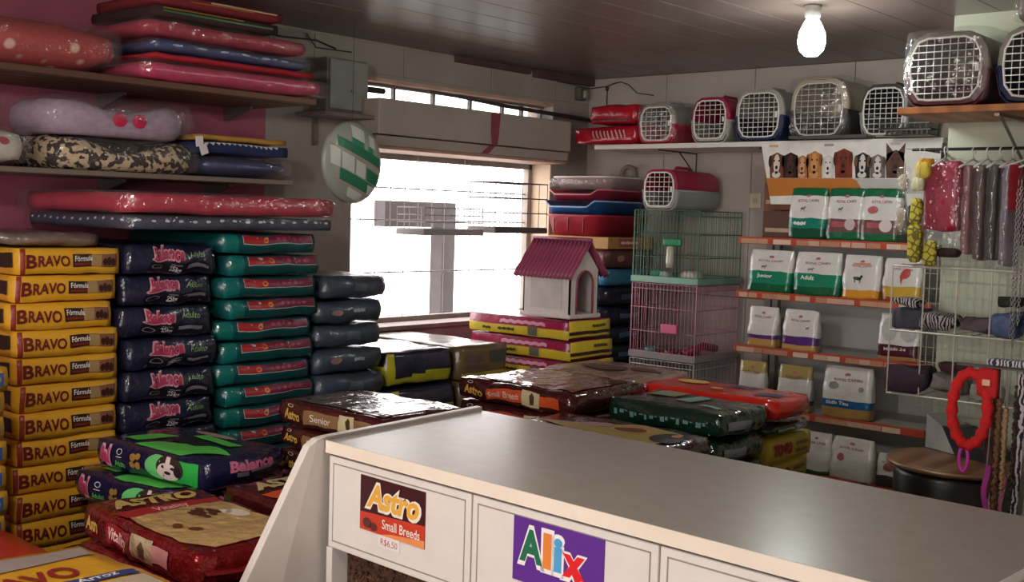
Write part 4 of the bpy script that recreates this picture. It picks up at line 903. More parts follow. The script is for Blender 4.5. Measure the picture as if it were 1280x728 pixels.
# ================================================================== wire cages
def wires(mb, a, b, c, d, n, r):            # n wires from edge a-b to edge c-d
    a, b, c, d = map(Vector, (a, b, c, d))
    for i in range(n): mb.tube([a.lerp(b, i/(n-1)), c.lerp(d, i/(n-1))], r, 4, cap=False)
def cage(name, label, loc, W, D, H, wire, trayc, extras=None, group=None, nw=19):
    t = thing(name, label, 'cage', loc, 0, group); wm = mat(wire, .45, .2)
    z0 = .035; c = [(-W/2, 0), (W/2, 0), (W/2, D), (-W/2, D)]
    for i, nm in enumerate(('front_wires', 'side_wires', 'back_wires', 'side_wires')):
        (x0, y0), (x1, y1) = c[i], c[(i+1) % 4]; m = MB()
        wires(m, (x0, y0, z0), (x1, y1, z0), (x0, y0, H), (x1, y1, H), nw, .0014)
        for z in (z0, H*.36, H*.68, H*.93, H): m.tube([(x0, y0, z), (x1, y1, z)], .0025, 5)
        m.build(nm, wm, t)
    m = MB(); wires(m, (-W/2, 0, H), (W/2, 0, H), (-W/2, D, H), (W/2, D, H), nw, .0014); m.build('roof_wires', wm, t)
    for x, y in c: MB().box(x-.003, y-.003, 0, x+.003, y+.003, H).build('corner_post', wm, t)
    tr = MB(); tr.bbox(-W/2-.008, -.008, 0, W/2+.008, D+.008, .006, .002)
    for a in ((-W/2-.008, -.008, .006, W/2+.008, -.003, .034), (-W/2-.008, D+.003, .006, W/2+.008, D+.008, .034), (-W/2-.008, -.003, .006, -W/2-.003, D+.003, .034), (W/2+.003, -.003, .006, W/2+.008, D+.003, .034)): tr.box(*a)
    tr.build('base_tray', plastic(trayc), t)
    if extras: extras(t, W, D, H)
    return t
def ex_green(t, W, D, H):
    MB().bbox(.0, -.028, H*.52, .11, -.004, H*.62, .006).build('feeder', plastic('#1f7a4c'), t)
    MB().lathe([(.018, H*.22), (.022, H*.3), (.02, H*.5), (.01, H*.52)], .05, -.03, 12).build('water_bottle', mat('#b9b4a8', .2, 0, 0, 40, .05, 20, .4), t, True)
    for x, y, s, c in ((-.10, .1, .10, '#3a8f74'), (.05, .2, .13, '#cfc8c0'), (.12, .08, .09, '#c9bfb4'), (-.03, .06, .07, '#a8b0a4')):
        b = Bag(s, s*.8, .06, .5, .3, .012, 16, int(s*1000)); me, mi = b.mesh((6, 6, 4)); o = link('bedding_bundle', me, cloth(c), t, True, mi); o.location = (x, y, .008)
def ex_pink(t, W, D, H):
    MB().bbox(.0, -.022, H*.36, .10, -.004, H*.48, .004).build('pink_label', ink('#d86a8c'), t)
    m = MB(); m.bbox(-W/2+.02, .02, .008, W/2-.02, D-.02, .016, .003)
    m.build('floor_mat', plastic('#8a1f44'), t)
    MB().tube([(W*.2, D*.2, .03), (W*.3, D*.5, .07), (W*.3, D*.8, .05)], .022, 8).build('tunnel', plastic('#8a1f44'), t, True)
    for x, y, c in ((-.12, .08, '#5a8c8c'), (.06, .22, '#5a8c9c'), (.02, .06, '#6a2a44')): MB().lathe([(.03, .017), (.042, .05), (.038, .05), (.028, .022)], x, y, 14).build('food_bowl', plastic(c), t, True)
CX, CY = -3.405, 5.14
cage('wire_cage', 'green wire cage with bedding on top of the cage tower', (CX, CY, 1.254), .41, .43, .39, '#4f7560', '#7fa894', ex_green)
cage('wire_cage', 'pink wire cage with magenta floor under the green cage', (CX, CY, .843), .41, .43, .405, '#b8828f', '#9c9794', ex_pink)
cage('wire_cage', 'white wire cage at the bottom of the cage tower', (CX, CY, .43), .41, .43, .405, '#c9c4c8', '#a8a4a2')
t = thing('cage_stand', 'low wooden stand under the cage tower', 'stand', (CX, CY, 0))
MB().bbox(-.22, -.01, .40, .22, .45, .425, .003).build('stand_top', WOOD, t)
for x in (-.21, .17):
    for y in (0, .40): MB().bbox(x, y, 0, x+.04, y+.04, .399, .003).build('leg', WOOD, t)
# posts beside the cages (grey wall post and socket)
MB().bbox(-3.06, WY-.05, 0, -3.02, WY-.002, 1.97, .003).build('wall_post', mat('#8d847e', .5), None)
tag(bpy.data.objects['wall_post'], 'grey vertical post on the back wall beside the cages', 'post')
t = thing('wall_socket', 'cream wall socket next to the green cage', 'socket', (-3.16, WY-.002, 1.70)); MB().bbox(-.035, -.012, -.03, .035, 0, .055, .004).build('plate', plastic('#cfc4a8'), t); MB().bbox(-.012, -.018, .0, .012, -.0125, .025, .003).build('insert', plastic('#b5a98c'), t)
# cages hanging inside the window
def hang_cage(label, y0, y1, z0, z1, wc, tc, x0=-4.31, x1=-4.11, ztop=1.885):
    t = thing('hanging_cage', label, 'cage', (x1, (y0+y1)/2, z0), 0, 'cages hanging in the window'); w = y1-y0; h = z1-z0; d = x1-x0; wm = mat(wc, .5, .2)
    m = MB(); wires(m, (0, -w/2, 0), (0, w/2, 0), (0, -w/2, h), (0, w/2, h), 7, .002); m.build('front_wires', wm, t); m = MB(); wires(m, (-d, -w/2, 0), (-d, w/2, 0), (-d, -w/2, h), (-d, w/2, h), 6, .002); m.build('back_wires', wm, t)['kind'] = 'stuff'
    m = MB()
    for z in (0, h*.33, h*.66, h): m.tube([(0, -w/2, z), (0, w/2, z), (-d, w/2, z), (-d, -w/2, z), (0, -w/2, z)], .0032, 5)
    m.build('hoops', wm, t)
    MB().bbox(-d-.005, -w/2-.005, -.03, .005, w/2+.005, -.002, .004).build('tray', plastic(tc), t)
    hk = MB()
    for y in (-w*.4, w*.4): hk.tube([(-d/2, y, h), (-d/2, y, ztop-z0)], .0015, 4)
    hk.tube([(-d/2, -w/2, h), (-d/2, w/2, h)], .003, 5)
    hk.build('hook', wm, t); return t
hang_cage('pale grey wire cage hanging in the middle of the window', 4.03, 4.46, 1.51, 1.62, '#a59fa0', '#9b9596')
hang_cage('dark wire cage hanging at the right side of the window', 4.56, 4.99, 1.525, 1.77, '#5a5254', '#574e50')
ow = MB(); ow.box(-5.3, 5.26, -.12, -5.2, 5.38, 1.66); ow.box(-5.3, 4.76, 1.50, -5.2, 5.258, 1.66)
tag(ow.build('street_post', mat('#4a4648', .8)), 'grey concrete gate post outside the window', 'post')

# ================================================================== shelving with small feed packs
S = thing('shelf_unit', 'metal gondola shelving with red price rails on the back wall', 'shelf unit', (-2.938, 5.11, 0))
LW = .985; PANEL = mat('#b9b7b2', .45, 0, 0, 40, .05, 5)
for a, b in ((0, .62), (.624, 1.21), (1.214, 1.97)): MB().bbox(.0, .41, a, LW, .425, b, .002).build('back_panel', PANEL, S)
for x in (-.006, LW-.02): MB().bbox(x, .37, 0, x+.03, .409, 1.97, .002).build('upright', mat('#9c9690', .45, .2), S)
RAIL = mat('#b5452f', .45, 0, 0, 40, .08, 10)
pal = ('#c9a48c', '#b88468', '#d8bfa8', '#c09474')
for r, z in enumerate((1.5165, 1.246, .971, .671, .381)):
    sh = MB().bbox(.002, .004, z-.022, LW-.002, .408, z, .003).build('shelf_board', mat('#a8a19a', .45), S)
    MB().bbox(-.004, -.012, z-.030, LW+.004, .003, z+.006, .003).build('price_rail', RAIL, sh)
    rg = random.Random(r); x = .012
    while x < LW-.09:
        wd = rg.uniform(.04, .10); MB().box(x, -.0135, z-.027, x+wd, -.0122, z-.003).build('price_label', ink(pal[rg.randrange(4)]), sh); x += wd+rg.choice((.002, .002, .006, .03))
for x in (-.004, LW-.012): MB().prism([(.004, .0), (.40, .0), (.40, .35), (.004, .35)], 'x', x, x+.003).build('base_side', PANEL, S)
RC = 'feed packs on the metal shelving'
def rcpack(label, x, z, wdt, h, low, lowz, top=None, topz=None, d=.075, extra=(), y=5.30, body='#d9d5d0', tcol='#8a3a3a', rz=0, pic=None, foot=None, footz=-.7):
    x *= .972; wdt *= .972; h *= .975; z = {1.516: 1.5175, 1.241: 1.247, .961: .972, .656: .672, .361: .382}[z]; y = 5.135
    b = Bag(wdt, d, h, .16, .02, .006, 16, int(abs(x)*100+z*37), .86)
    mats = [foil(body, .3, .4, 16, .4), foil(low, .3, .4, 16, .4), foil(top or body, .3, .4, 16, .4), foil(foot or low, .3, .4, 16, .4)]
    def mf(f, u, v):
        if f == '+z': return 2 if top else 0
        if f == '-z': return 3
        if foot and v < footz: return 3
        if v < lowz: return 1
        if top and v > topz: return 2
        return 0
    t = sack('feed_pack', label, 'feed pack', b, mats, mf, (8, 4, 20), RC, [('lettering', tcol, '-y', [txt('ROYAL CANIN', .0, .50, .11, 1.15, .012)], .0015), ('crown_mark', '#b0606a', '-y', [('p', [(-.1, .66), (.1, .66), (.12, .74), (.04, .70), (0, .78), (-.04, .70), (-.12, .74)])], .0015)]+list(extra))
    t.location = (x, y, z); t.rotation_euler = (0, 0, rz); return t
def dogmark(u, v, s=.1): return [ell(u, v, s*1.3, s*.5), ell(u+s*1.3, v+s*.6, s*.5, s*.4), rect(u-s, v-s*1.3, u-s*.7, v), rect(u+s*.7, v-s*1.3, u+s, v)]
GR, TE = '#14603a', '#0d7a66'
X0 = ('dog_mark', '#6a6a6a', '-y', dogmark(-.3, .2, .09), .0015)
rcpack('white pack with green crown and teal base on the top shelf', -2.65, 1.516, .20, .262, TE, -.18, GR, .70, extra=[X0, ('caption', '#d5e0d8', '-y', [scrawl(-.4, -.40, .16, .7)], .0015)], foot='#0c4a30', footz=-.62)
rcpack('white pack with green crown and mauve kibble print, middle of top shelf', -2.452, 1.516, .185, .262, '#6d4a48', -.18, GR, .72, extra=[X0, ('pink_bar', '#a8505a', '-y', [rect(-.7, -.5, .75, -.3)], .0015), ('kibble_photo', '#c9b4b0', '-y', [ell(.35, -.4, .3, .24)], .002)], foot=GR, footz=-.66)
rcpack('white pack with green crown and red blotch beside hanging toys', -2.275, 1.516, .185, .262, '#6d4a48', -.18, GR, .72, extra=[('red_blotch', '#b05a5a', '-y', [ell(-.45, .2, .28, .14)], .0015), ('pink_bar', '#a8505a', '-y', [rect(-.7, -.5, .2, -.3)], .0015), ('kibble_photo', '#d5c4c0', '-y', [ell(.35, -.4, .35, .24)], .002)], foot=GR, footz=-.66)
rcpack('wide white and emerald pack at the left end of second shelf', -2.845, 1.241, .245, .222, '#0f8060', .05, extra=[X0, ('caption', '#dfe8e0', '-y', [txt('Junior', -.2, -.22, .17, .8, .03)], .0015)], foot='#0c5a38', footz=-.6)
rcpack('wide white and emerald pack lettered Adult on second shelf', -2.585, 1.241, .245, .222, '#0f8060', .05, extra=[X0, ('caption', '#dfe8e0', '-y', [txt('Adult', -.4, -.2, .19, .62, .03)], .0015)], foot='#0c5a38', footz=-.6)
rcpack('white pack with orange base and black dog silhouette', -2.355, 1.241, .19, .218, '#d9932c', -.62, extra=[('dog_mark', '#1c1a1a', '-y', dogmark(-.2, -.05, .16), .0018), ('orange_line', '#d08a5a', '-y', [rect(-.5, .56, .5, .64)], .0015)], tcol='#a8402c')
rcpack('white pack with gold base and red shape near wire grid', -2.155, 1.241, .185, .212, '#c9a03c', -.30, extra=[('red_shape', '#b5403a', '-y', [ell(.2, .3, .3, .22, 14, .6), ('p', [(-.1, .2), (.1, .2), (.0, -.2)])], .0018)], foot='#8a4a2c', footz=-.78)
rcpack('small white pack with purple stripe at left end of third shelf', -2.875, .961, .165, .212, '#5a2a78', -.38, foot='#b5894c', footz=-.64)
rcpack('white pack with purple stripe and gold foot on third shelf', -2.665, .961, .19, .212, '#5a2a78', -.34, extra=[('dog_mark', '#5a5a5a', '-y', dogmark(.45, .1, .07), .0015)], foot='#c0955a', footz=-.66)
rcpack('white pack with dark maroon band on third shelf by grid', -2.155, .961, .20, .232, '#4c1226', -.30, extra=[('caption', '#dcc8cc', '-y', [txt('Maltês 24', -.15, -.48, .13, 1.1, .03)], .0018), ('grey_photo', '#b0b0ae', '-y', [ell(-.5, .35, .4, .5), ell(.5, .2, .4, .3)], .0012)], foot='#a87a4c', footz=-.80, tcol='#b8b4b0')
rcpack('tan topped white pack at left end of fourth shelf', -2.925, .656, .15, .235, '#c9c3bc', -.9, '#b09a5c', .45, extra=[])
rcpack('tan topped white pack with blue band on fourth shelf', -2.685, .656, .18, .238, '#1c5a80', -.45, '#a8945c', .42, foot='#a88a5a', footz=-.72)
rcpack('large white pack with blue Shih Tzu band on fourth shelf', -2.40, .656, .255, .262, '#12598a', -.28, extra=[('caption', '#dfe4e8', '-y', [txt('Shih Tzu', -.35, -.42, .13, .9, .03)], .0018), ('dog_photo', '#8a8684', '-y', [ell(-.55, .25, .2, .16), ell(.6, .2, .12, .1)], .0015)], foot='#a8844c', footz=-.62)
rcpack('silver white pack with red mark on the lowest shelf', -2.36, .361, .225, .215, '#cfcac6', -.95, extra=[('red_mark', '#a85a5a', '-y', [ell(-.5, .05, .2, .18)], .0015)], rz=R(-6))
rcpack('crinkled white pack leaning at the left of lowest shelf', -2.55, .361, .15, .215, '#1a5a3c', -.75, rz=R(5))
rcpack('small pale pack with brown photo on the lowest shelf', -2.17, .361, .12, .165, '#3a3230', -.35, extra=[('photo', '#8a5a50', '-y', [ell(.0, .2, .5, .25)], .0015)])
# banner with dog portraits hung on the shelf edge
t = thing('dog_banner', 'white banner printed with a row of dog portraits above shelving', 'banner', (-2.89, 5.186, 1.70))
MB().prism([(0, .302), (.92, .302), (.90, -.005), (.10, -.012), (.072, -.012)], 'y', 0, .003).build('sheet', mat('#dcd8d2', .4), t)
bmap = lambda n: plane_map((0, -.0006*n, 0), (1, 0, 0), (0, 0, 1))
deco('orange_band', ink('#b8702c'), [('p', [(.041, .118), (.49, .118), (.52, .108), (.56, .045), (.064, .028)])], bmap(1), t)
deco('grey_curve', ink('#b8b6b0'), [('p', [(.49, .118), (.90, .112), (.90, .05), (.56, .045), (.52, .108)])], bmap(1), t)
for x, c in ((.075, '#c9a06a'), (.37, '#9a9288'), (.70, '#bdb8b2')): deco('small_logo', ink(c), [rect(x-.024, .272, x+.024, .284)], bmap(1), t)
def dog(x, w, h, cols, ears, z=.119):
    base, face, muz = cols; w *= 1.06; h *= 1.1; x = .05+(x-.095)*1.07+.045
    d = deco('dog_portrait', ink(base), [('p', [(x-w*.42, z), (x+w*.55, z), (x+w*.5, z+h*.45), (x+w*.38, z+h*.82), (x, z+h*.92), (x-w*.45, z+h*.80), (x-w*.5, z+h*.5)])], bmap(2), t)
    if ears == 'up': deco('ear', ink(base), [('p', [(x-w*.46, z+h*.5), (x-w*.5, z+h*1.15), (x-w*.12, z+h*.85)])], bmap(2), d); deco('ear', ink(base), [('p', [(x+w*.1, z+h*.85), (x+w*.46, z+h*1.15), (x+w*.42, z+h*.5)])], bmap(2), d)
    else:
        for q in (-.45, .42): deco('ear', ink(muz), [ell(x+w*q, z+h*.6, w*.12, h*.22)], bmap(4), d)
    deco('face', ink(face), [ell(x, z+h*.5, w*.22, h*.36), ell(x, z+h*.12, w*.3, h*.12)], bmap(3), d)
    deco('nose', ink('#1f1512'), [ell(x, z+h*.38, w*.09, h*.07), ell(x-w*.16, z+h*.62, w*.05, h*.04), ell(x+w*.16, z+h*.62, w*.05, h*.04)], bmap(5), d)
for a in ((.095, .075, .125, ('#6a3a24', '#d5c8bc', '#2c1a14'), 'd'), (.165, .075, .125, ('#2a1612', '#4a2a1c', '#1c100e'), 'd'), (.225, .06, .11, ('#a86a3c', '#c49a78', '#5a3420'), 'd'), (.285, .075, .13, ('#b0743c', '#c98f58', '#8a4a20'), 'd'), (.352, .06, .11, ('#cfc9c0', '#ddd8d0', '#b8b0a8'), 'd'),
          (.425, .085, .14, ('#7a3420', '#6a2a1c', '#5a2218'), 'd'), (.515, .07, .12, ('#1c1816', '#d0c8c0', '#6a4a34'), 'd'), (.585, .07, .11, ('#6d645e', '#cfc8c2', '#4a423e'), 'd'), (.665, .09, .13, ('#5a3a28', '#4a2c1e', '#2a1a14'), 'up')): dog(*a)
# stacked brown boxes glimpsed between the post and the banner
for i in range(3):
    t = thing('cardboard_box', ['lowest', 'middle', 'upper'][i]+' brown carton behind the banner beside the post', 'box', (-2.80, 5.36, 1.5185+.142*i), 0, 'cartons behind the banner')
    MB().bbox(-.10, -.10, 0, .07, .12, .138, .003).build('carton', mat(['#5d3a2c', '#7a4a34', '#8d6a3c'][i], .7, 0, .1, 40, .1, 8), t)
    MB().box(-.085, -.1012, .03, .055, -.1002, .05).build('tape', mat('#b59a80', .5), t)

# ================================================================== hanging goods on the pale green wall
RZ = 1.895
t = thing('hook_rail', 'dark metal rail with hooks on the pale green wall', 'rail', (-1.76, 4.60, RZ))
MB().tube([(-.02, -.22, 0), (1.0, -.22, 0)], .006, 8).build('rail_bar', WIRE_D, t); 
for x in (.02, .45, .95): MB().tube([(x, .018, 0), (x, -.22, 0)], .005, 6).build('arm', WIRE_D, t)
def hanger(t, h, zt):          # white hook and arms in the plane x = 0
    m = MB(); m.tube([(0, .0+.012*math.cos(a), zt+.012*math.sin(a)) for a in [R(-60+30*k) for k in range(9)]]+[(0, 0, zt-.03)], .0028, 6); m.tube([(0, -.09, zt-.065), (0, 0, zt-.03), (0, .09, zt-.065)], .004, 6); m.build('hanger', WHITEP, t, True)
def garment(label, x, w, h, hexc, rz, film=True, group='pet clothes on hangers'):
    t = thing('pet_garment', label, 'pet clothes', (x, 4.38, 0), rz, group); t.location.z = RZ-.008
    hanger(t, h, 0); b = Bag(.026, w, h, .25, .0, .006, 12, int(abs(x)*997)); me, mi = b.mesh((4, 8, 12)); o = link('garment_cloth', me, cloth(hexc), t, True, mi); o.location = (0, 0, -.05-h)
    if film:
        b = Bag(.034, w+.02, h+.05, .2, 0, .006, 12, int(abs(x)*991)); me, mi = b.mesh((4, 8, 12)); o = link('plastic_sleeve', me, FILM, t, True, mi); o.location = (0, 0, -.08-h)
    return t
t = thing('pet_garment', 'magenta pet coat in a clear sleeve on the rail', 'pet clothes', (-1.635, 4.34, RZ-.005), R(-8))
hanger(t, .3, 0); b = Bag(.145, .05, .27, .3, .0, .008, 12, 381); me, mi = b.mesh((8, 4, 12)); o = link('garment_cloth', me, mat('#a3123c', .45, 0, .4, 12, .1, 9, .3), t, True, mi); o.location = (0, 0, -.31)
b = Bag(.165, .06, .35, .2, 0, .010, 12, 382); me, mi = b.mesh((8, 4, 12)); o = link('plastic_sleeve', me, FILM, t, True, mi); o.location = (0, 0, -.38)
garment('narrow rose pink pet garment in a sleeve next to the magenta coat', -1.545, .09, .34, '#a87a80', R(-12))
garment('taupe pet garment in a crinkled sleeve on the rail', -1.492, .10, .36, '#6d5a54', R(-12))
garment('dark olive pet garment in a clear sleeve on the rail', -1.445, .10, .36, '#4a4640', R(-12))
garment('lilac grey pet garment in a long sleeve on the rail', -1.400, .10, .38, '#8a7f8c', R(-12))
garment('red and black pet coat on the rail by the chains', -1.352, .14, .17, '#8d1420', R(-50), False)
garment('dark maroon pet garment on the rail behind the chains', -1.30, .14, .30, '#2f1418', R(-40), False)
# chains below the red coat
for i, (x, y, h) in enumerate(((-1.352, 4.30, .55), (-1.335, 4.28, .58), (-1.318, 4.27, .50))):
    t = thing('chain_lead', ['silver chain lead hanging nearest to the red coat', 'longest silver chain lead beside the red coat', 'shortest silver chain lead beside the red coat'][i], 'lead', (x, y, RZ-.14-h), 0, 'silver chain leads')
    m = MB(); k = int(h/.012)
    for j in range(k):
        z = .006+j*.012; q = j % 2
        m.tube([((.005*math.cos(a) if q else 0), (0 if q else .005*math.cos(a)), z+.008*math.sin(a)) for a in [n*math.pi/3 for n in range(7)]], .0016, 4, cap=False)
    m.build('chain_links', mat('#b5aeb0', .3, .8), t, True); MB().tube([(0, 0, h), (0, .0, h+.02), (0, 4.38-y, h+.135)], .002, 5).build('hook', STEEL, t)
# hanging toys
def toy(label, x, y, zt, segs, wire=True):
    t = thing('pet_toy', label, 'pet toy', (x, y, zt), 0, 'toys hanging beside the shelving')
    for i, (dx, dz, sx, sy, sz, m, nm) in enumerate(segs):
        b = Bag(sx, sy, sz, .55, .2, .006, 20, 390+i+int(abs(x)*100)); me, mi = b.mesh((6, 6, 6)); o = link(nm, me, m, t, True, mi); o.location = (dx, 0, dz)
    MB().tube([(0, 0, -.03), (0, 0, RZ-zt), (0, 4.38-y, RZ-zt)], .0015, 4).build('cord', WIRE_W, t); return t
YEL = mat('#c9b83a', .8, 0, .2, 120, 0, 40, 0, '#6d6a2a', 'giraffe')
toy('yellow plush toy with orange wings hanging above the spotted toy', -1.705, 4.31, 1.84, [(0, -.06, .06, .04, .07, cloth('#d9c04c'), 'toy_body'), (-.015, -.11, .05, .04, .06, cloth('#c9c9a0'), 'toy_body'), (.01, -.02, .05, .03, .04, cloth('#d99a2c'), 'toy_wing')])
toy('long spotted yellow plush toy hanging from the rail', -1.715, 4.29, 1.70, [(0, -.10, .045, .04, .11, YEL, 'toy_body'), (0, -.24, .055, .045, .15, YEL, 'toy_body'), (.06, -.25, .05, .03, .10, YEL, 'toy_leg')])
BONE = cloth('#b8ae9a')
toy('clear pouch of pale bone toys hanging left of the yellow toy', -1.775, 4.30, 1.82, [(0, -.10, .060, .026, .11, FILM, 'pouch'), (0, -.09, .03, .016, .07, BONE, 'bone_toy'), (-.004, -.26, .060, .026, .14, FILM, 'pouch'), (-.004, -.24, .034, .016, .09, BONE, 'bone_toy')])
toy('red and pink ball toys hanging behind the magenta coat', -1.685, 4.42, 1.72, [(0, -.06, .05, .05, .06, plastic('#b02434'), 'ball'), (0, -.12, .055, .05, .06, plastic('#a82a44'), 'ball')])
t = pad('pet_hat', 'small dark brown pet hat hanging above the grid', 'pet clothes', (.09, .05, .04), (-1.60, 4.33, 1.485), cloth('#2c1c1a'), seed=395, k=.6, pil=.3)
# wire grid with baskets
t = thing('wire_grid', 'cream wire grid rack with shelves on the pale green wall', 'rack', (-1.80, 4.30, .95))
WG = mat('#c4bfae', .4, .1); m = MB()
for i in range(9): m.tube([(.125*i, 0, 0), (.125*i, 0, .495)], .003, 5)
for z in (0, .245, .495): m.tube([(0, 0, z), (1.0, 0, z)], .004, 6)
m.build('front_wires', WG, t)
m = MB()
for i in range(34): m.tube([(.03*i, .30, -.1), (.03*i, .30, .60)], .0016, 4, cap=False)
for i in range(12): m.tube([(0, .302, -.08+.06*i), (1.0, .302, -.08+.06*i)], .0016, 4, cap=False)
m.build('back_grid', WG, t)
for z in (0, .245):
    m = MB()
    for i in range(18): m.tube([(.0588*i, 0, z), (.0588*i, .30, z)], .0018, 4, cap=False)
    m.build('basket_floor', WG, t)
for x in (0, 1.0):
    m = MB(); m.tube([(x, 0, .495), (x, .315, .495)], .004, 5); m.tube([(x, 0, 0), (x, .315, 0)], .004, 5); m.build('side_arm', WG, t)
ZEB = mat('#1f1a1f', .9, 0, .3, 150, 0, 26, 0, '#b5adb0', 'zebra')
items = (((-1.755, 4.40, 1.198), (.12, .14, .085), cloth('#4a4a58'), 'slate grey folded pet garment at the left end of upper basket'), ((-1.635, 4.38, 1.198), (.13, .14, .075), ZEB, 'zebra striped pet garment in the upper basket'), ((-1.755, 4.37, 1.285), (.10, .10, .04), ZEB, 'zebra striped scrap on the slate garment'),
         ((-1.50, 4.40, 1.198), (.12, .13, .07), cloth('#6a5a60'), 'dusty mauve pet garment in the upper basket'), ((-1.385, 4.37, 1.198), (.11, .13, .10), cloth('#5a6a8c'), 'denim blue pet garment in the upper basket'), ((-1.27, 4.38, 1.198), (.10, .13, .12), cloth('#2c3a5a'), 'dark blue pet garment in the upper basket'), ((-1.385, 4.40, 1.30), (.10, .10, .05), cloth('#2c2620'), 'black brown pet garment on the denim one'),
         ((-1.74, 4.37, .953), (.16, .14, .11), cloth('#3c2a38'), 'dark plum pet garment in the lower basket'), ((-1.58, 4.38, .953), (.12, .13, .09), cloth('#8a807c'), 'pale grey pet garment in the lower basket'), ((-1.57, 4.37, 1.046), (.11, .10, .04), cloth('#4a2a30'), 'maroon scrap on the pale grey garment'), ((-1.45, 4.38, .953), (.11, .13, .07), cloth('#a09a92'), 'beige pet garment in the lower basket'))
for i, (l, d, mm, lab) in enumerate(items):
    t = pad('pet_garment', lab, 'pet clothes', d, l, mm, group='folded clothes in the baskets', seed=400+i, k=.4, pil=.25, wr=.03, n=(14, 14, 8)); t.children[0].name = 'folded_cloth'

# ================================================================== stool with scale pan
t = thing('drum_stool', 'round brown topped dark drum stool beside the shelving', 'stool', (-1.49, 4.20, 0))
MB().lathe([(.205, .02), (.21, .04), (.205, .40), (.21, .70), (.20, .722)], 0, 0, 36).build('drum', mat('#1c1517', .35, 0, .05, 30, .2, 4), t, True)
MB().lathe([(.22, .723), (.232, .728), (.235, .742), (.228, .750), (.0, .750)], 0, 0, 40).build('seat_disc', mat('#8a6444', .45, 0, .05, 60, 0, 3, 0, '#70492f', 'wood'), t, True)
MB().lathe([(.2345, .732), (.238, .734), (.238, .742), (.2345, .744)], 0, 0, 40).build('metal_rim', mat('#a88a6a', .35, .5), t, True)
t = thing('scale_pan', 'grey and black tilted scoop resting on the drum stool', 'scoop', (-1.54, 4.36, .752), R(-25))
MB().prism([(-.10, .0), (.05, .0), (-.02, .095), (-.10, .13)], 'y', -.06, .06).build('scoop_body', mat('#b5b5b2', .35, .1), t)
MB().prism([(.051, .0), (.20, .0), (.20, .035), (.03, .098), (-.018, .0965)], 'y', -.062, .062).build('scoop_front', plastic('#2a282b'), t)

# ================================================================== leads and collars on the near stand
LX, LY = -1.045, 3.24
t = thing('display_stand', 'slim brown pole stand holding collars and leads', 'stand', (LX, LY, 0))
MB().lathe([(.12, 0), (.12, .012), (.02, .02)], 0, 0, 28).build('base', mat('#5a4434', .5), t); MB().lathe([(.011, .02), (.011, 1.24)], 0, 0, 12).build('pole', mat('#7d6248', .4, .3), t, True)
m = MB(); m.tube([(-.09, -.06, 1.225), (.22, -.06, 1.225)], .005, 6); m.tube([(0, 0, 1.225), (0, -.06, 1.225)], .005, 6); m.build('cross_bar', STEEL, t)
t = thing('dog_collar', 'bright red ruffled dog harness hanging on the stand', 'dog harness', (LX-.045, LY-.06, 1.105))
pts = [(.048*math.cos(a), -.012, .10*math.sin(a)) for a in [k*2*math.pi/48 for k in range(49)]]
MB().tube(pts+[pts[1]], [.0150+.0035*math.sin(k*2.1) for k in range(50)], 8, cap=False).build('ruffled_loop', cloth('#d01c1c'), t, True)
b = Bag(.055, .022, .085, .35, .1, .004, 20, 411); me, mi = b.mesh((6, 4, 6)); o = link('strap_pad', me, cloth('#c01a1c'), t, True, mi); o.location = (.045, -.014, .035)
MB().bbox(.034, -.030, .07, .056, -.026, .088, .002).build('buckle', mat('#d9a48c', .3, .5), t)
t = thing('tag_clip', 'magenta plastic clip dangling below the red harness', 'clip', (LX-.055, LY-.07, .925))
m = MB(); m.tube([(.012*math.cos(a), 0, .04+.035*math.sin(a)) for a in [k*math.pi/8 for k in range(17)]], .005, 6, cap=False); m.build('clip_loop', plastic('#d23cae'), t, True); MB().tube([(0, 0, .075), (.0, 0, .09)], .003, 5).build('clip_pin', STEEL, t)
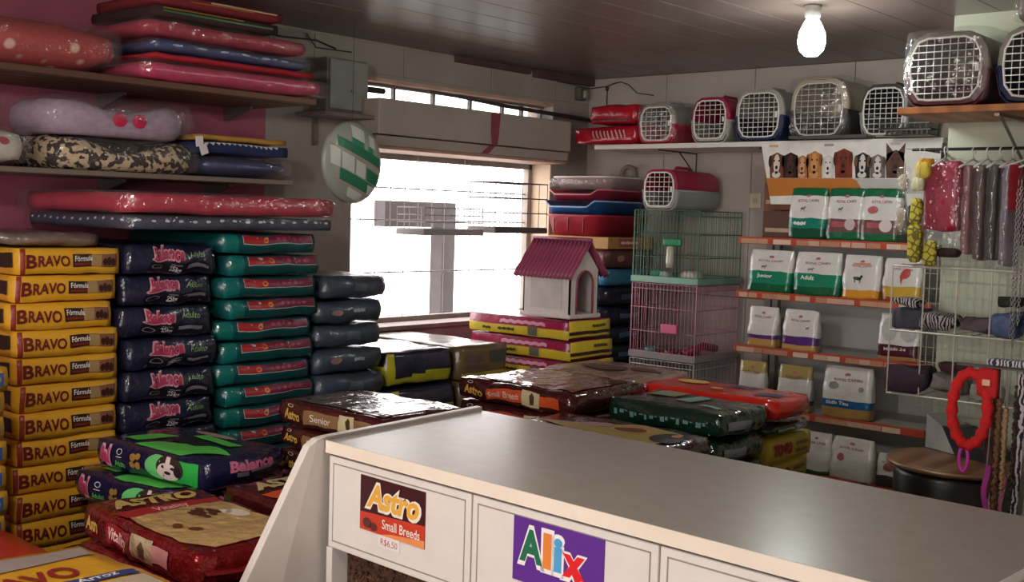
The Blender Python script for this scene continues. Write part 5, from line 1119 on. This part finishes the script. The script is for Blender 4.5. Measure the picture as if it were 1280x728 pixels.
def lead(label, dx, dy, z0, z1, wd, mt, style):
    t = thing('dog_lead', label, 'dog lead', (LX+dx, LY-.06+dy, z0), 0, 'leads hanging on the stand'); h = z1-z0; n = 44; m = MB()
    if style == 'strap':
        V = []; F = []
        for i in range(n+1):
            z = h*i/n; x = .004*math.sin(i*.16+dx*50); y = .004*math.sin(i*.22)
            V += [(x-wd/2, y-.0015, z), (x+wd/2, y-.0015, z), (x+wd/2, y+.0015, z), (x-wd/2, y+.0015, z)]
        for i in range(n): F += [(i*4+j, i*4+(j+1) % 4, i*4+4+(j+1) % 4, i*4+4+j) for j in range(4)]
        m.add(V, F+[(0, 1, 2, 3), tuple(range(n*4, n*4+4))]); m.build('webbing', mt, t)
    else:
        for s in (-1, 1): m.tube([(s*wd*.24*math.sin(i*2.1+(0 if s > 0 else 1.5)), s*.004*math.cos(i*1.1), h*i/n) for i in range(n+1)], wd*.36, 6)
        m.build('braided_cord', mt, t, True)
    MB().tube([(0, 0, 0), (.006, 0, -.012), (.0, 0, -.024), (-.006, 0, -.012), (0, 0, 0)], .0022, 5).build('snap_hook', mat('#a89a8a', .3, .8), t)
    MB().tube([(0, 0, h), (0, -.001-dy, 1.232-z0), (0, .008-dy, 1.232-z0)], .002, 5).build('loop', STEEL, t); return t
GC = mat('#8d6a34', .3, .6, .3, 120); 
lead('brown leather lead behind the red harness', .0, .02, .86, 1.19, .016, cloth('#4a2c20'), 'strap')
lead('gold brown braided lead next to the red harness', .03, .0, .80, 1.14, .018, mat('#6d4a2c', .5, 0, .4, 200), 'braid')
lead('pale tan braided lead in the middle of the stand', .052, -.015, .90, 1.12, .014, mat('#a8845c', .5, 0, .4, 200), 'braid')
lead('magenta flat lead hanging low on the stand', .012, -.02, .80, .96, .014, cloth('#a83a94'), 'strap')
lead('dusky pink flat lead hanging low on the stand', .045, .01, .78, .95, .014, cloth('#a86a80'), 'strap')
lead('black and white patterned lead on the stand', .088, -.01, .82, 1.215, .016, ZEB, 'strap')
lead('dark brown chain textured lead on the stand', .070, .012, .76, 1.18, .016, mat('#3a2a20', .4, .4, .4, 200), 'braid')
lead('grey striped webbing lead at the end of the stand', .112, .0, .80, 1.215, .018, mat('#8d8f96', .8, 0, .2, 200), 'strap')
lead('white and dark webbing lead at the far end of the stand', .140, .005, .78, 1.215, .018, ZEB, 'strap')
t = pad('folded_bandana', 'navy and white folded bandana over the stand bar', 'bandana', (.17, .05, .022), (LX+.075, LY-.06, 1.232), mat('#2a2c40', .8, 0, .2, 150, 0, 30, 0, '#c9c4c4', 'zebra'), seed=421, k=.3, pil=.3); t.children[0].name = 'cloth'
